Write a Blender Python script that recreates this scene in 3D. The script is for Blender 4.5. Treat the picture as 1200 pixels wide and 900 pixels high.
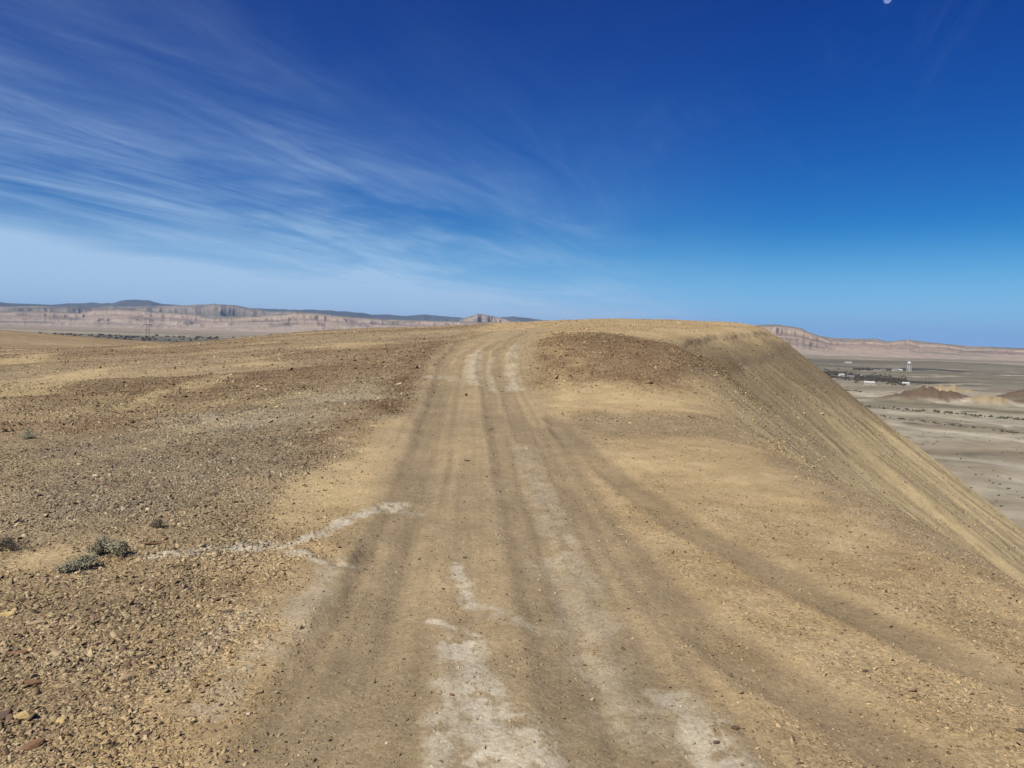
import bpy, math, random
import numpy as np
from math import radians as R

# ------------------------------------------------------------------ camera, sky, sun
sc = bpy.context.scene
for o in list(bpy.data.objects): bpy.data.objects.remove(o)
CAM_H = 2.0
PITCH, ROLL, FPX = 3.56, 1.6, 900.0            # degrees down, degrees, focal length in px of a 1200 px wide frame
SUN_BEARING, SUN_ELEV = -140.0, 51.0           # bearing clockwise from straight ahead (+Y)
EXPOSURE = 0.12

def cam_axes():
    p, r = R(PITCH), R(ROLL)
    f = np.array([0, math.cos(p), -math.sin(p)])
    right0 = np.array([1.0, 0, 0]); up0 = np.array([0, math.sin(p), math.cos(p)])
    right = math.cos(r)*right0 + math.sin(r)*up0
    up = -math.sin(r)*right0 + math.cos(r)*up0
    return right, up, f
RT, UP, FW = cam_axes()

cam_d = bpy.data.cameras.new('camera'); cam = bpy.data.objects.new('camera', cam_d)
sc.collection.objects.link(cam); sc.camera = cam
cam_d.sensor_width = 36.0; cam_d.lens = 36.0*FPX/1200.0
cam_d.clip_start = 0.05; cam_d.clip_end = 200000.0
from mathutils import Matrix, Vector
def set_cam(z):
    m = Matrix(((RT[0], UP[0], -FW[0], 0), (RT[1], UP[1], -FW[1], 0), (RT[2], UP[2], -FW[2], z), (0, 0, 0, 1)))
    cam.matrix_world = m
set_cam(CAM_H)

w = bpy.data.worlds.new('World'); sc.world = w; w.use_nodes = True
nt = w.node_tree; nt.nodes.clear()
def N(t, kind, **kw):
    n = t.nodes.new(kind)
    for k, v in kw.items(): setattr(n, k, v)
    return n
def mth(t, op, a, b=None, c=None, clamp=False):
    n = t.nodes.new('ShaderNodeMath'); n.operation = op; n.use_clamp = clamp
    for i, v in enumerate((a, b, c)):
        if v is None: continue
        if isinstance(v, (int, float)): n.inputs[i].default_value = v
        else: t.links.new(v, n.inputs[i])
    return n.outputs[0]
def smooth(t, x, lo, hi):
    n = t.nodes.new('ShaderNodeMapRange'); n.interpolation_type = 'SMOOTHSTEP'
    t.links.new(x, n.inputs[0]); n.inputs[1].default_value = lo; n.inputs[2].default_value = hi
    return n.outputs[0]
sky = N(nt, 'ShaderNodeTexSky', sky_type='NISHITA'); sky.sun_disc = False
sky.sun_elevation = R(SUN_ELEV); sky.sun_rotation = R(SUN_BEARING)
sky.altitude = 1500; sky.air_density = 1.0; sky.dust_density = 0.3; sky.ozone_density = 2.5
hs = N(nt, 'ShaderNodeHueSaturation'); hs.inputs['Saturation'].default_value = 1.22
gm = N(nt, 'ShaderNodeGamma'); gm.inputs[1].default_value = 1.25
nt.links.new(sky.outputs[0], hs.inputs['Color']); nt.links.new(hs.outputs[0], gm.inputs[0])
# cirrus: a high sheet of streaks, laid out on a plane above the ground
tc = N(nt, 'ShaderNodeTexCoord'); sp = N(nt, 'ShaderNodeSeparateXYZ'); nt.links.new(tc.outputs['Generated'], sp.inputs[0])
dz = mth(nt, 'MAXIMUM', sp.outputs[2], 0.012)
dz = mth(nt, 'ADD', dz, 0.02)
px_ = mth(nt, 'DIVIDE', sp.outputs[0], dz); py_ = mth(nt, 'DIVIDE', sp.outputs[1], dz)
B = R(17.0)
qa = mth(nt, 'ADD', mth(nt, 'MULTIPLY', px_, -math.cos(B)), mth(nt, 'MULTIPLY', py_, math.sin(B)))   # across the streaks, positive to the left
qs = mth(nt, 'ADD', mth(nt, 'MULTIPLY', px_, math.sin(B)), mth(nt, 'MULTIPLY', py_, math.cos(B)))    # along the streaks
def cloud_noise(sa, ss, det, rough, dist, off):
    cb = N(nt, 'ShaderNodeCombineXYZ')
    nt.links.new(mth(nt, 'MULTIPLY_ADD', qa, sa, off), cb.inputs[0]); nt.links.new(mth(nt, 'MULTIPLY', qs, ss), cb.inputs[1])
    nn = N(nt, 'ShaderNodeTexNoise'); nn.inputs['Scale'].default_value = 1.0; nn.inputs['Detail'].default_value = det
    nn.inputs['Roughness'].default_value = rough; nn.inputs['Distortion'].default_value = dist
    nt.links.new(cb.outputs[0], nn.inputs['Vector']); return nn.outputs[0]
n1 = cloud_noise(0.50, 0.20, 7, 0.60, 1.2, 3.7)
n2 = cloud_noise(1.5, 0.28, 9, 0.70, 1.6, 9.1)
n3 = cloud_noise(0.25, 0.12, 3, 0.5, 0.3, 21.0)
cov = mth(nt, 'MULTIPLY', smooth(nt, qa, -0.3, 4.0), mth(nt, 'SUBTRACT', 1.0, mth(nt, 'MULTIPLY', smooth(nt, sp.outputs[2], 0.16, 0.38), 0.62)))                       # cover grows to the left
cov2 = smooth(nt, mth(nt, 'ADD', qa, mth(nt, 'MULTIPLY', n1, 1.5)), 6.2, 8.2)
st = mth(nt, 'MULTIPLY', smooth(nt, n1, 0.34, 0.66), smooth(nt, n2, 0.18, 0.84))
dens = mth(nt, 'MULTIPLY', st, mth(nt, 'MULTIPLY', cov, 0.68))
dens = mth(nt, 'ADD', dens, mth(nt, 'MULTIPLY', cov, mth(nt, 'MULTIPLY', smooth(nt, n3, 0.25, 0.75), 0.48)))
dens = mth(nt, 'ADD', dens, mth(nt, 'MULTIPLY', cov2, 0.55))
fr = mth(nt, 'MULTIPLY', smooth(nt, n2, 0.55, 0.8), 0.04)  # faint wisps everywhere
dens = mth(nt, 'ADD', dens, fr)
dens = mth(nt, 'MINIMUM', dens, 0.82)
mx = N(nt, 'ShaderNodeMix', data_type='RGBA')
vs1 = N(nt, 'ShaderNodeVectorMath', operation='SCALE'); vs1.inputs['Scale'].default_value = 0.1
ssp = N(nt, 'ShaderNodeSeparateXYZ'); scb = N(nt, 'ShaderNodeCombineXYZ')
nt.links.new(gm.outputs[0], vs1.inputs[0]); nt.links.new(vs1.outputs[0], ssp.inputs[0])
for i_, (k_, g_) in enumerate(((2.0, 1.9), (3.5, 1.29), (4.6, 0.91))):
    nt.links.new(mth(nt, 'MULTIPLY', mth(nt, 'POWER', mth(nt, 'MAXIMUM', ssp.outputs[i_], 0.0), g_), k_), scb.inputs[i_])
hm_ = N(nt, 'ShaderNodeMix', data_type='RGBA'); nt.links.new(mth(nt, 'SUBTRACT', 1.0, smooth(nt, sp.outputs[2], -0.02, 0.15)), hm_.inputs[0])
nt.links.new(scb.outputs[0], hm_.inputs[6]); hm_.inputs[7].default_value = (2.2, 4.5, 8.3, 1)
dens = mth(nt, 'MINIMUM', mth(nt, 'ADD', dens, mth(nt, 'MULTIPLY', mth(nt, 'MULTIPLY', smooth(nt, qa, -0.5, 4.5), mth(nt, 'SUBTRACT', 1.0, smooth(nt, sp.outputs[2], 0.03, 0.11))), 0.38)), 0.85)
nt.links.new(dens, mx.inputs[0]); nt.links.new(hm_.outputs[2], mx.inputs[6])
mx.inputs[7].default_value = (4.2, 5.9, 8.0, 1)
bg = N(nt, 'ShaderNodeBackground'); bg.inputs['Strength'].default_value = 0.1
wo = N(nt, 'ShaderNodeOutputWorld')
nt.links.new(mx.outputs[2], bg.inputs[0]); nt.links.new(bg.outputs[0], wo.inputs[0])

sl = bpy.data.lights.new('sun', 'SUN'); sl.energy = 4.8; sl.angle = R(0.53); sl.color = (1.0, 0.94, 0.80)
so = bpy.data.objects.new('sun', sl); sc.collection.objects.link(so)
sd = Vector((math.sin(R(SUN_BEARING))*math.cos(R(SUN_ELEV)), math.cos(R(SUN_BEARING))*math.cos(R(SUN_ELEV)), math.sin(R(SUN_ELEV))))
so.rotation_euler = sd.to_track_quat('Z', 'Y').to_euler(); so.location = (0, 0, 50)

sc.view_settings.view_transform = 'Standard'; sc.view_settings.look = 'None'
sc.view_settings.exposure = EXPOSURE; sc.view_settings.gamma = 1.0; sc.view_settings.use_curve_mapping = False
sc.render.engine = 'CYCLES'

# ------------------------------------------------------------------ helpers
C = sc.collection
def sstep(x, a, b):
    t = np.clip((x-a)/(b-a), 0, 1); return t*t*(3-2*t)
def _hash(ix, iy, seed):
    h = (ix.astype(np.int64)*374761393 + iy.astype(np.int64)*668265263 + seed*2147483647) & 0xFFFFFFFF
    h = ((h ^ (h >> 13))*1274126177) & 0xFFFFFFFF
    h = (h ^ (h >> 16)) & 0xFFFFFFFF
    return h.astype(np.float64)/4294967295.0
def noise(x, y, seed=0):                    # value noise, about -1..1
    x = np.asarray(x, float); y = np.asarray(y, float)
    ix = np.floor(x); iy = np.floor(y); fx = x-ix; fy = y-iy
    u = fx*fx*fx*(fx*(fx*6-15)+10); v = fy*fy*fy*(fy*(fy*6-15)+10)
    a = _hash(ix, iy, seed); b = _hash(ix+1, iy, seed); c = _hash(ix, iy+1, seed); d = _hash(ix+1, iy+1, seed)
    return ((a*(1-u)+b*u)*(1-v) + (c*(1-u)+d*u)*v)*2-1
def fbm(x, y, o=4, seed=0, g=0.5):
    s = 0; a = 1.0; t = 0
    for i in range(o):
        c, n_ = math.cos(0.6*i), math.sin(0.6*i)
        s = s + a*noise((x*c-y*n_)*2**i+17.3*i, (x*n_+y*c)*2**i-9.1*i, seed+i); t += a; a *= g
    return s/t
def ridged(x, y, o=3, seed=0):
    s = 0; a = 1.0; t = 0
    for i in range(o):
        s = s + a*(1-np.abs(noise(x*2**i+5.1*i, y*2**i, seed+i))); t += a; a *= 0.5
    return s/t

def mesh_obj(name, V, F, mat, parent=None, smooth_=False, cols=None, extra=None):
    me = bpy.data.meshes.new(name)
    V = np.asarray(V, np.float32); F = np.asarray(F, np.int32)
    k = F.shape[1]
    me.vertices.add(len(V)); me.vertices.foreach_set('co', V.ravel())
    me.loops.add(F.size); me.loops.foreach_set('vertex_index', F.ravel())
    me.polygons.add(len(F)); me.polygons.foreach_set('loop_start', np.arange(0, F.size, k, dtype=np.int32))
    me.polygons.foreach_set('loop_total', np.full(len(F), k, np.int32))
    me.update(calc_edges=True)
    if smooth_: me.polygons.foreach_set('use_smooth', np.ones(len(F), bool))
    for nm, c in (('Col', cols), ('Ext', extra)):
        if c is None: continue
        a = me.color_attributes.new(nm, 'FLOAT_COLOR', 'POINT')
        c4 = np.ones((len(V), 4), np.float32); c4[:, :c.shape[1]] = c
        a.data.foreach_set('color', c4.ravel())
    me.materials.append(mat)
    o = bpy.data.objects.new(name, me); C.objects.link(o)
    if parent: o.parent = parent
    return o

# ------------------------------------------------------------------ the shape of the land
def catmull(P, n=6):
    P = np.array(P, float); out = []
    for i in range(len(P)-1):
        p0 = P[max(i-1, 0)]; p1 = P[i]; p2 = P[i+1]; p3 = P[min(i+2, len(P)-1)]
        for t in np.arange(n)/n:
            out.append(0.5*((2*p1)+(-p0+p2)*t+(2*p0-5*p1+4*p2-p3)*t*t+(-p0+3*p1-3*p2+p3)*t**3))
    out.append(P[-1]); return np.array(out)

EDGE = catmull([(8, -260), (3.6, -90), (4.2, -25), (4.4, -8), (4.6, 0), (4.9, 7), (5.3, 13), (5.2, 19), (6.0, 26), (8.2, 34), (14.5, 48), (20.3, 62), (24, 76),
                (25.3, 88), (21, 104), (6, 128), (-24, 158), (-75, 190), (-135, 205), (-260, 200), (-420, 150), (-520, 0), (-480, -200)], 5)
def line_dist(x, y, L):
    """distance to polyline, arc length of nearest point, side (+ = right of travel)"""
    best = np.full(x.shape, 1e18); arc = np.zeros(x.shape); side = np.zeros(x.shape); s0 = 0.0
    for i in range(len(L)-1):
        a = L[i]; b = L[i+1]; e = b-a; l = math.hypot(*e)
        if l < 1e-9: continue
        wx = x-a[0]; wy = y-a[1]
        t = np.clip((wx*e[0]+wy*e[1])/(l*l), 0, 1)
        dx = wx-t*e[0]; dy = wy-t*e[1]; d = dx*dx+dy*dy
        m = d < best
        best = np.where(m, d, best); arc = np.where(m, s0+t*l, arc)
        side = np.where(m, np.where(e[0]*wy-e[1]*wx > 0, -1.0, 1.0), side)
        s0 += l
    return np.sqrt(best), arc, side

# control heights of the ridge top (x, y, z)
CP = [(-0.2, 0, 0), (-0.3, 5, 0), (-0.6, 10, 0.02), (-0.8, 16, 0.24), (-1.0, 24, 0.8), (-1.1, 32, 1.32), (-1.2, 43, 1.85), (-0.9, 55, 2.35), (0, 68, 3.1), (2, 82, 3.4), (4, 95, 2.6),
      (3, 0, 0), (3.5, 8, 0.0), (3.6, 14, 0.18), (4.5, 19, 0.5), (3.5, 21, 0.68),
      (2.0, 22.5, 0.8), (2.0, 28.5, 1.95), (2.5, 34, 2.35), (5, 23.5, 1.2), (5.5, 28, 1.85), (6.5, 33, 2.05), (5, 42, 2.7), (8, 55, 3.3), (10, 66, 3.75), (13, 75, 4.05), (17, 80, 4.2), (22, 82, 4.15), (24, 90, 3.6),
      (10, 40, 2.4), (14, 52, 2.9), (17, 62, 3.2), (12, 95, 3.0), (8, 112, 1.5),
      (-3, 0, 0), (-4, 6, -0.02), (-5, 12, 0.0), (-6, 20, 0.25), (-8, 30, 0.75), (-9, 45, 1.5), (-9, 62, 2.3), (-9, 78, 2.6),
      (-12, 12, -0.1), (-15, 25, 0.1), (-18, 40, 0.55), (-19, 60, 1.35), (-20, 78, 1.8), (-22, 95, 1.2),
      (-28, 25, -0.2), (-32, 50, 0.0), (-34, 78, 0.0), (-40, 105, -0.8), (-60, 60, -0.6), (-70, 100, -1.3), (-88, 128, 0.5), (-110, 128, 0.8), (-60, 145, -1.9), (-20, 125, -0.8),
      (-140, 150, -1.2), (-100, 60, -0.8), (-100, 0, -1), (-50, 0, -0.5), (-20, 0, -0.2), (-180, 80, -1.8), (-200, 180, -3), (-200, -50, -2), (0, -20, 0.1), (-20, -40, 0), (-100, -60, -1),
      (3, -30, 0.2), (40, -30, 0), (40, 0, 0), (40, 40, 1.5), (45, 80, 2.5), (40, 110, 1.5), (20, 130, 0.5), (0, 170, -1), (-80, 190, -2)]
CP = np.array(CP, float)
def _tps(r2): return 0.5*r2*np.log(r2+1e-9)
def _warp(x, y):                                                   # compresses far points so near ones keep their say
    return x, y
A_ = np.zeros((len(CP)+3, len(CP)+3)); _n = len(CP)
_r2 = (CP[:, None, 0]-CP[None, :, 0])**2+(CP[:, None, 1]-CP[None, :, 1])**2
A_[:_n, :_n] = _tps(_r2)+np.eye(_n)*0.5; A_[:_n, _n] = 1; A_[:_n, _n+1:] = CP[:, :2]; A_[_n, :_n] = 1; A_[_n+1:, :_n] = CP[:, :2].T
SOL = np.linalg.solve(A_, np.concatenate([CP[:, 2], [0, 0, 0]]))
def top_z(x, y):
    xc = np.clip(x, -200, 45); yc = np.clip(y, -60, 190)
    z = SOL[_n]+SOL[_n+1]*xc+SOL[_n+2]*yc
    for i in range(_n):
        z = z+SOL[i]*_tps((xc-CP[i, 0])**2+(yc-CP[i, 1])**2)
    return np.clip(z, -3.5, 4.6)

def smax(a, b, k):
    h = np.clip(0.5+0.5*(a-b)/k, 0, 1); return b*(1-h)+a*h+k*h*(1-h)
# small badland hills out in the valley: (x, y, radius x, radius y, height, kind)
BAD = [(560, 1040, 60, 36, 8, 0), (590, 1050, 60, 35, 7, 0), (622, 1000, 27, 17, 13, 1), (650, 1015, 26, 15, 8, 1), (760, 1110, 70, 38, 13, 0), (820, 1120, 70, 34, 14, 0),
       (700, 1240, 50, 30, 13, 1), (560, 1030, 50, 30, 8, 0), (900, 1180, 90, 40, 12, 0), (720, 1050, 30, 22, 7, 0)]
def floor_z(x, y):
    r = np.hypot(x, y); th = np.arctan2(x, y)
    z = -70+0*x
    z = z+40*sstep(-th, -0.25, 0.25)*sstep(r, 1200, 7000)
    z = z+fbm(x/420, y/420, 4, 5)*2.2*sstep(r, 250, 900)+fbm(x/60, y/60, 3, 8)*0.5
    ch = np.abs(fbm(x/300+3, y/150, 3, 31)); z = z-1.6*(1-sstep(ch, 0.0, 0.06))*sstep(r, 200, 500)   # dry washes
    for (cx, cy, ax, ay, hh, k) in BAD:
        q = ((x-cx)/ax)**2+((y-cy)/ay)**2
        m = q < 5
        if not m.any(): continue
        g = hh*np.exp(-q[m]*1.3); rr = ridged(x[m]/11, y[m]/14, 4, int(cx))
        z[m] = z[m]+g*(0.25+1.0*rr)
    return z
def land(x, y, full=False):
    x = np.asarray(x, float); y = np.asarray(y, float); shp = x.shape; x = x.ravel(); y = y.ravel()
    fl = floor_z(x, y); out = fl.copy()
    dd = np.full(x.shape, 500.0); aa = np.zeros(x.shape)
    m = (np.abs(x) < 1100) & (np.abs(y) < 800)
    xm, ym = x[m], y[m]
    d, arc, side = line_dist(xm, ym, EDGE)
    # wobble of the rim
    d = d*side
    d = d+fbm(arc/9, d/30, 3, 77)*np.clip(np.abs(arc-262)/12, 0.35, 1.2)*0.7
    t = top_z(xm, ym)
    # steep to the right, gentle to the far left and behind
    arcR = sstep(arc, 420, 560); slope = 0.72*(1-arcR)+0.035*arcR
    w_ = 0.9+1.6*sstep(arc, 315, 350)
    dn = np.maximum(d, -60)
    drop = slope*(np.sqrt(dn*dn+w_*w_)+dn)/2 - slope*(np.sqrt(3600+w_*w_)-60)/2
    rill = ridged(arc/3.2+fbm(arc/20, d/14, 2, 4)*1.2, d/40, 3, 11)
    rill2 = fbm(arc/14+d*0.01, d/60, 3, 12)
    onface = sstep(d, 0.5, 9)
    z = t-np.maximum(drop, 0)-arcR*0.5*np.maximum(d-340, 0)**1.05-onface*(1-arcR)*(1-rill)*0.8-onface*(1-arcR)*rill2*0.9*sstep(d, 2, 20)
    # a hard layer that stands out as a ledge under the mound
    lz = 2.35+0.25*noise(xm/9, ym/9, 3); band = sstep(xm, 6, 11)*sstep(d, -6, -1)*sstep(ym, 28, 36)
    hl = sstep(arc, 288, 296)*(1-sstep(arc, 345, 360)); dl = d+0.22*fbm(arc/1.1, 0*arc, 3, 9); z = z+hl*(0.2*(1-sstep(dl, -0.25, 0.0))*sstep(dl, -6, -0.3)+0.08*(1-sstep(dl, 1.4, 1.8))*sstep(dl, 0.1, 1.3))
    out[m] = smax(z, fl[m], 6.0)
    dd[m] = d; aa[m] = arc
    out = out.reshape(shp)
    if full: return out, dd.reshape(shp), aa.reshape(shp)
    return out

G0 = float(land(np.array([0.0]), np.array([0.0]))[0]); CZ = G0+CAM_H; set_cam(CZ)
def ray(px, py):
    d = RT*(px-600)/FPX+UP*(450-py)/FPX+FW
    return d/np.linalg.norm(d)
_ts = np.concatenate([np.geomspace(1.0, 400, 1500), np.geomspace(402, 40000, 900)])
def W(px, py, shape=None):
    """the spot on the land that this spot of the photograph shows"""
    d = ray(px, py); x = d[0]*_ts; y = d[1]*_ts; z = CZ+d[2]*_ts
    h = (shape or land)(x, y); b = np.nonzero(z < h)[0]
    if len(b) == 0: return np.array([x[-1], y[-1]])
    i = b[0]
    if i == 0: return np.array([x[0], y[0]])
    a0 = z[i-1]-h[i-1]; a1 = h[i]-z[i]; t = a0/(a0+a1+1e-12)
    return np.array([x[i-1]+(x[i]-x[i-1])*t, y[i-1]+(y[i]-y[i-1])*t])
def WL(pts, n=4, shape=None):
    return catmull([W(p[0], p[1], shape) for p in pts], n)

# ------------------------------------------------------------------ marks on the ridge: tracks, alkali crust, scree, bare fines
# (polyline, half width in metres, depth in metres)
RUTS = [
    (WL([(340, 900), (400, 780), (440, 700), (468, 620), (492, 550), (508, 490), (520, 440), (530, 415), (556, 396), (585, 388)]), 0.24, 0.040, 0.6),
    (WL([(450, 900), (468, 800), (480, 700), (500, 610), (520, 540), (530, 480), (536, 440), (548, 415), (572, 398)]), 0.16, 0.02, 0.4),
    (WL([(790, 900), (740, 800), (690, 700), (655, 620), (632, 560), (610, 500), (592, 450), (584, 430), (586, 412), (600, 398), (618, 390)]), 0.24, 0.035, 0.6),
    (WL([(700, 900), (672, 800), (640, 700), (615, 620), (596, 550), (580, 490), (572, 450), (566, 430), (570, 412), (588, 398)]), 0.19, 0.035, 0.68),
    (WL([(900, 900), (800, 790), (735, 690), (690, 610), (655, 550), (625, 490), (606, 450), (600, 430), (606, 410), (622, 396)]), 0.14, 0.02, 0.35),
    (WL([(1330, 880), (1200, 805), (1060, 742), (960, 697), (880, 655), (800, 612), (740, 570), (690, 530), (650, 490)]), 0.24, 0.035, 0.85),
    (WL([(1200, 960), (1060, 880), (960, 820), (860, 760), (790, 705), (740, 650), (700, 600), (665, 545), (640, 500)]), 0.24, 0.035, 0.8),
]
ROADC = WL([(560, 900), (562, 780), (558, 680), (556, 600), (555, 530), (556, 470), (562, 430), (568, 412), (585, 396), (606, 388)])
WHITE = [
    (WL([(300, 640), (340, 632), (375, 622), (410, 606), (440, 597), (468, 588)]), 0.065, 1.0),
    (WL([(170, 652), (215, 645), (260, 640), (310, 634)]), 0.07, 0.95),
    (WL([(350, 645), (385, 660), (402, 660)]), 0.07, 0.8),
    (WL([(400, 655), (372, 690), (300, 770), (240, 830)]), 0.10, 0.35),
    (WL([(535, 660), (545, 690), (550, 710)]), 0.045, 0.75),
    (WL([(560, 706), (590, 720), (625, 735)]), 0.06, 0.55),
    (WL([(505, 725), (540, 738), (560, 745)]), 0.025, 0.9),
    (WL([(540, 756), (552, 790), (560, 830), (575, 870), (580, 940)]), 0.105, 0.9),
    (WL([(575, 830), (610, 850), (636, 860), (630, 890)]), 0.10, 0.9),
    (WL([(526, 800), (522, 840), (512, 900)]), 0.06, 0.7),
    (WL([(785, 815), (815, 845), (840, 880), (860, 940)]), 0.10, 0.75),
    (WL([(700, 740), (690, 700), (665, 640), (640, 590), (610, 520)]), 0.11, 0.30),
    (WL([(640, 650), (680, 730), (720, 800), (770, 870)]), 0.13, 0.28),
    (WL([(603, 455), (598, 430), (600, 415), (606, 405)]), 0.15, 0.5),
    (WL([(581, 458), (574, 445), (572, 430), (578, 418)]), 0.08, 0.35),
    (WL([(556, 448), (552, 435), (556, 420), (562, 410)]), 0.17, 0.50),
    (WL([(508, 444), (518, 440), (530, 443)]), 0.2, 0.4),
    (WL([(270, 495), (320, 490), (370, 478), (400, 466)]), 1.0, 0.28),
    (WL([(210, 790), (260, 740), (330, 700)]), 0.08, 0.25),
    (WL([(470, 596), (485, 598), (495, 596)]), 0.10, 0.35),
]
GULLY = [(WL([(130, 662), (200, 650), (260, 642), (320, 636), (375, 624), (440, 598), (480, 590)]), 0.10, 0.03),
         (WL([(375, 640), (400, 660), (430, 650), (445, 640)]), 0.08, 0.03),
         (WL([(330, 800), (380, 730), (410, 690), (432, 650), (440, 635)]), 0.09, 0.015)]
VAL = [  # washes, tracks and bands on the valley floor: line, half width in m, colour, strength
    (WL([(962, 452), (1010, 461), (1060, 463), (1120, 467), (1200, 474)], 4, floor_z), 13, (.52, .46, .36), .8),
    (WL([(1066, 466), (1090, 468), (1112, 469)], 4, floor_z), 22, (.52, .46, .36), .7),
    (WL([(1060, 472), (1100, 475), (1143, 479), (1210, 486)], 4, floor_z), 30, (.16, .135, .085), .8),
    (WL([(980, 473), (1030, 478), (1060, 481), (1130, 487), (1210, 492)], 4, floor_z), 4.5, (.10, .09, .06), .7),
    (WL([(985, 478), (1050, 484), (1130, 493), (1210, 500)], 4, floor_z), 12, (.46, .41, .32), .5),
    (WL([(1000, 484), (1044, 487), (1115, 496), (1210, 509)], 4, floor_z), 5, (.16, .135, .10), .75),
    (WL([(1030, 495), (1100, 505), (1210, 518)], 4, floor_z), 11, (.50, .44, .34), .7),
    (WL([(1050, 508), (1120, 515), (1220, 522)], 4, floor_z), 4, (.25, .20, .14), .6),
    (WL([(1085, 532), (1140, 529), (1220, 536)], 4, floor_z), 5, (.27, .21, .145), .6),
    (WL([(1110, 552), (1160, 556), (1230, 562)], 4, floor_z), 4, (.26, .20, .145), .4),
    (WL([(1150, 590), (1190, 588), (1230, 600)], 4, floor_z), 5, (.25, .20, .15), .6),
    (WL([(955, 436), (990, 440), (1020, 444), (1060, 447), (1085, 448)], 4, floor_z), 75, (.055, .05, .035), .95),
    (WL([(1066, 433), (1090, 432.5), (1120, 435)], 4, floor_z), 70, (.07, .06, .045), .9),
    (WL([(960, 428), (1000, 431), (1040, 433), (1066, 434)], 4, floor_z), 60, (.10, .095, .065), .75),
    (WL([(1070, 441), (1085, 442), (1120, 441)], 4, floor_z), 18, (.48, .42, .32), .6),
    (WL([(1085, 451), (1130, 450), (1150, 450)], 4, floor_z), 14, (.52, .45, .34), .7),
    (WL([(1178, 440), (1200, 440)], 4, floor_z), 16, (.55, .50, .42), .7),
    (WL([(950, 424), (1100, 424), (1200, 430)], 4, floor_z), 160, (.15, .125, .085), .8)]
STRIP = [(WL(p_), hw_, a_) for p_, hw_, a_ in (   # pale outcrop strips across the left field
    ([(-40, 480), (0, 466), (40, 452), (72, 440)], .55, .8), ([(20, 470), (75, 452), (100, 438), (113, 432)], .5, .8), ([(100, 432), (150, 426), (196, 421)], .5, .5),
    ([(142, 478), (185, 467), (225, 457), (264, 447)], .35, .8), ([(200, 510), (260, 495), (330, 480), (400, 466)], .30, .5), ([(235, 478), (270, 468), (302, 460), (340, 452)], .28, .55),
    ([(262, 425), (300, 421.5), (345, 416)], .5, .9), ([(0, 426.5), (30, 422), (56, 418)], .7, .8), ([(310, 474), (357, 461), (388, 454)], .28, .7),
    ([(362, 406.5), (400, 405), (450, 403.5)], .7, .95), ([(0, 500), (60, 488), (130, 470)], .35, .45), ([(0, 412), (80, 408), (160, 405)], .9, .5), ([(300, 404), (380, 399), (460, 394)], .9, .6), ([(60, 545), (140, 530), (230, 505)], .3, .3))]
def poly(pts): return np.array([W(*p) for p in pts])
YEL = [(poly([(300, 600), (330, 575), (360, 555), (400, 540), (440, 505), (478, 492), (470, 540), (455, 580), (420, 592), (370, 612), (320, 608)]), 0.35, 1.0),
       (poly([(15, 660), (40, 645), (75, 640), (70, 662), (30, 670)]), 0.2, 0.8),
       (poly([(0, 468), (30, 450), (70, 440), (110, 433), (118, 440), (70, 455), (20, 468)]), 1.0, 0.8),
       (poly([(268, 424), (300, 418), (330, 420), (318, 428), (280, 430)]), 0.9, 0.9),
       (poly([(365, 408), (400, 402), (450, 403), (440, 409), (390, 411)]), 0.9, 0.8),
       (poly([(150, 470), (200, 460), (260, 448), (262, 453), (200, 468), (160, 476)]), 0.8, 0.5),
       (poly([(140, 412), (170, 405), (200, 408), (190, 412)]), 1.2, 0.5),
       (poly([(0, 424), (30, 420), (56, 418), (56, 421), (20, 427), (0, 429)]), 1.0, 0.5),
       (poly([(620, 470), (660, 460), (760, 462), (850, 478), (900, 500), (840, 490), (740, 480), (640, 482)]), 0.5, 0.7),
       (poly([(720, 520), (800, 512), (880, 522), (930, 550), (990, 580), (900, 600), (800, 580), (740, 550)]), 0.6, 0.45),
       (poly([(720, 392), (800, 384), (880, 386), (880, 400), (820, 402), (760, 400)]), 1.5, 0.6)]
DARK = [(poly([(612, 452), (612, 425), (622, 402), (650, 391), (700, 390), (745, 396), (800, 408), (860, 425), (880, 470), (800, 462), (700, 447), (650, 446)]), 1.1, 0.8, 0),
        (poly([(430, 470), (455, 445), (480, 420), (505, 402), (520, 405), (512, 430), (500, 455), (488, 475), (450, 482)]), 0.7, 0.95, 0),
        (poly([(0, 500), (60, 470), (150, 455), (280, 440), (380, 430), (440, 418), (470, 410), (440, 440), (400, 455), (340, 470), (280, 480), (200, 490), (100, 510), (0, 530)]), 1.0, 0.55, 0),
        (poly([(260, 425), (340, 412), (420, 408), (500, 398), (480, 405), (440, 415), (350, 425)]), 1.0, 0.35, 0),
        (poly([(400, 500), (430, 478), (445, 485), (420, 500), (380, 525), (350, 545), (330, 545), (360, 525)]), 0.25, 0.55, 0),
        (poly([(640, 492), (700, 484), (780, 484), (880, 490), (930, 520), (880, 520), (800, 512), (720, 512), (690, 535), (660, 515)]), 0.5, 0.45, 1),
        (poly([(900, 540), (950, 545), (1000, 572), (1060, 600), (1130, 640), (1200, 690), (1200, 700), (1100, 650), (1000, 605), (940, 575)]), 0.25, 0.40, 1),
        (poly([(1000, 640), (1100, 690), (1200, 740), (1200, 770), (1100, 720), (1000, 670)]), 0.5, 0.25, 1),
        (poly([(900, 870), (1000, 850), (1200, 900), (1200, 960), (900, 960)]), 0.5, 0.35, 1),
        (poly([(1010, 770), (1200, 830), (1200, 860), (1100, 840), (1000, 800)]), 0.3, 0.3, 1),
        (poly([(540, 765), (560, 760), (575, 790), (560, 800)]), 0.05, 0.0, 1)]
GREY = [(poly([(0, 530), (100, 510), (220, 495), (340, 470), (400, 460), (420, 475), (360, 510), (300, 555), (250, 590), (150, 610), (0, 630)]), 0.8, 0.6)]
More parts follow.
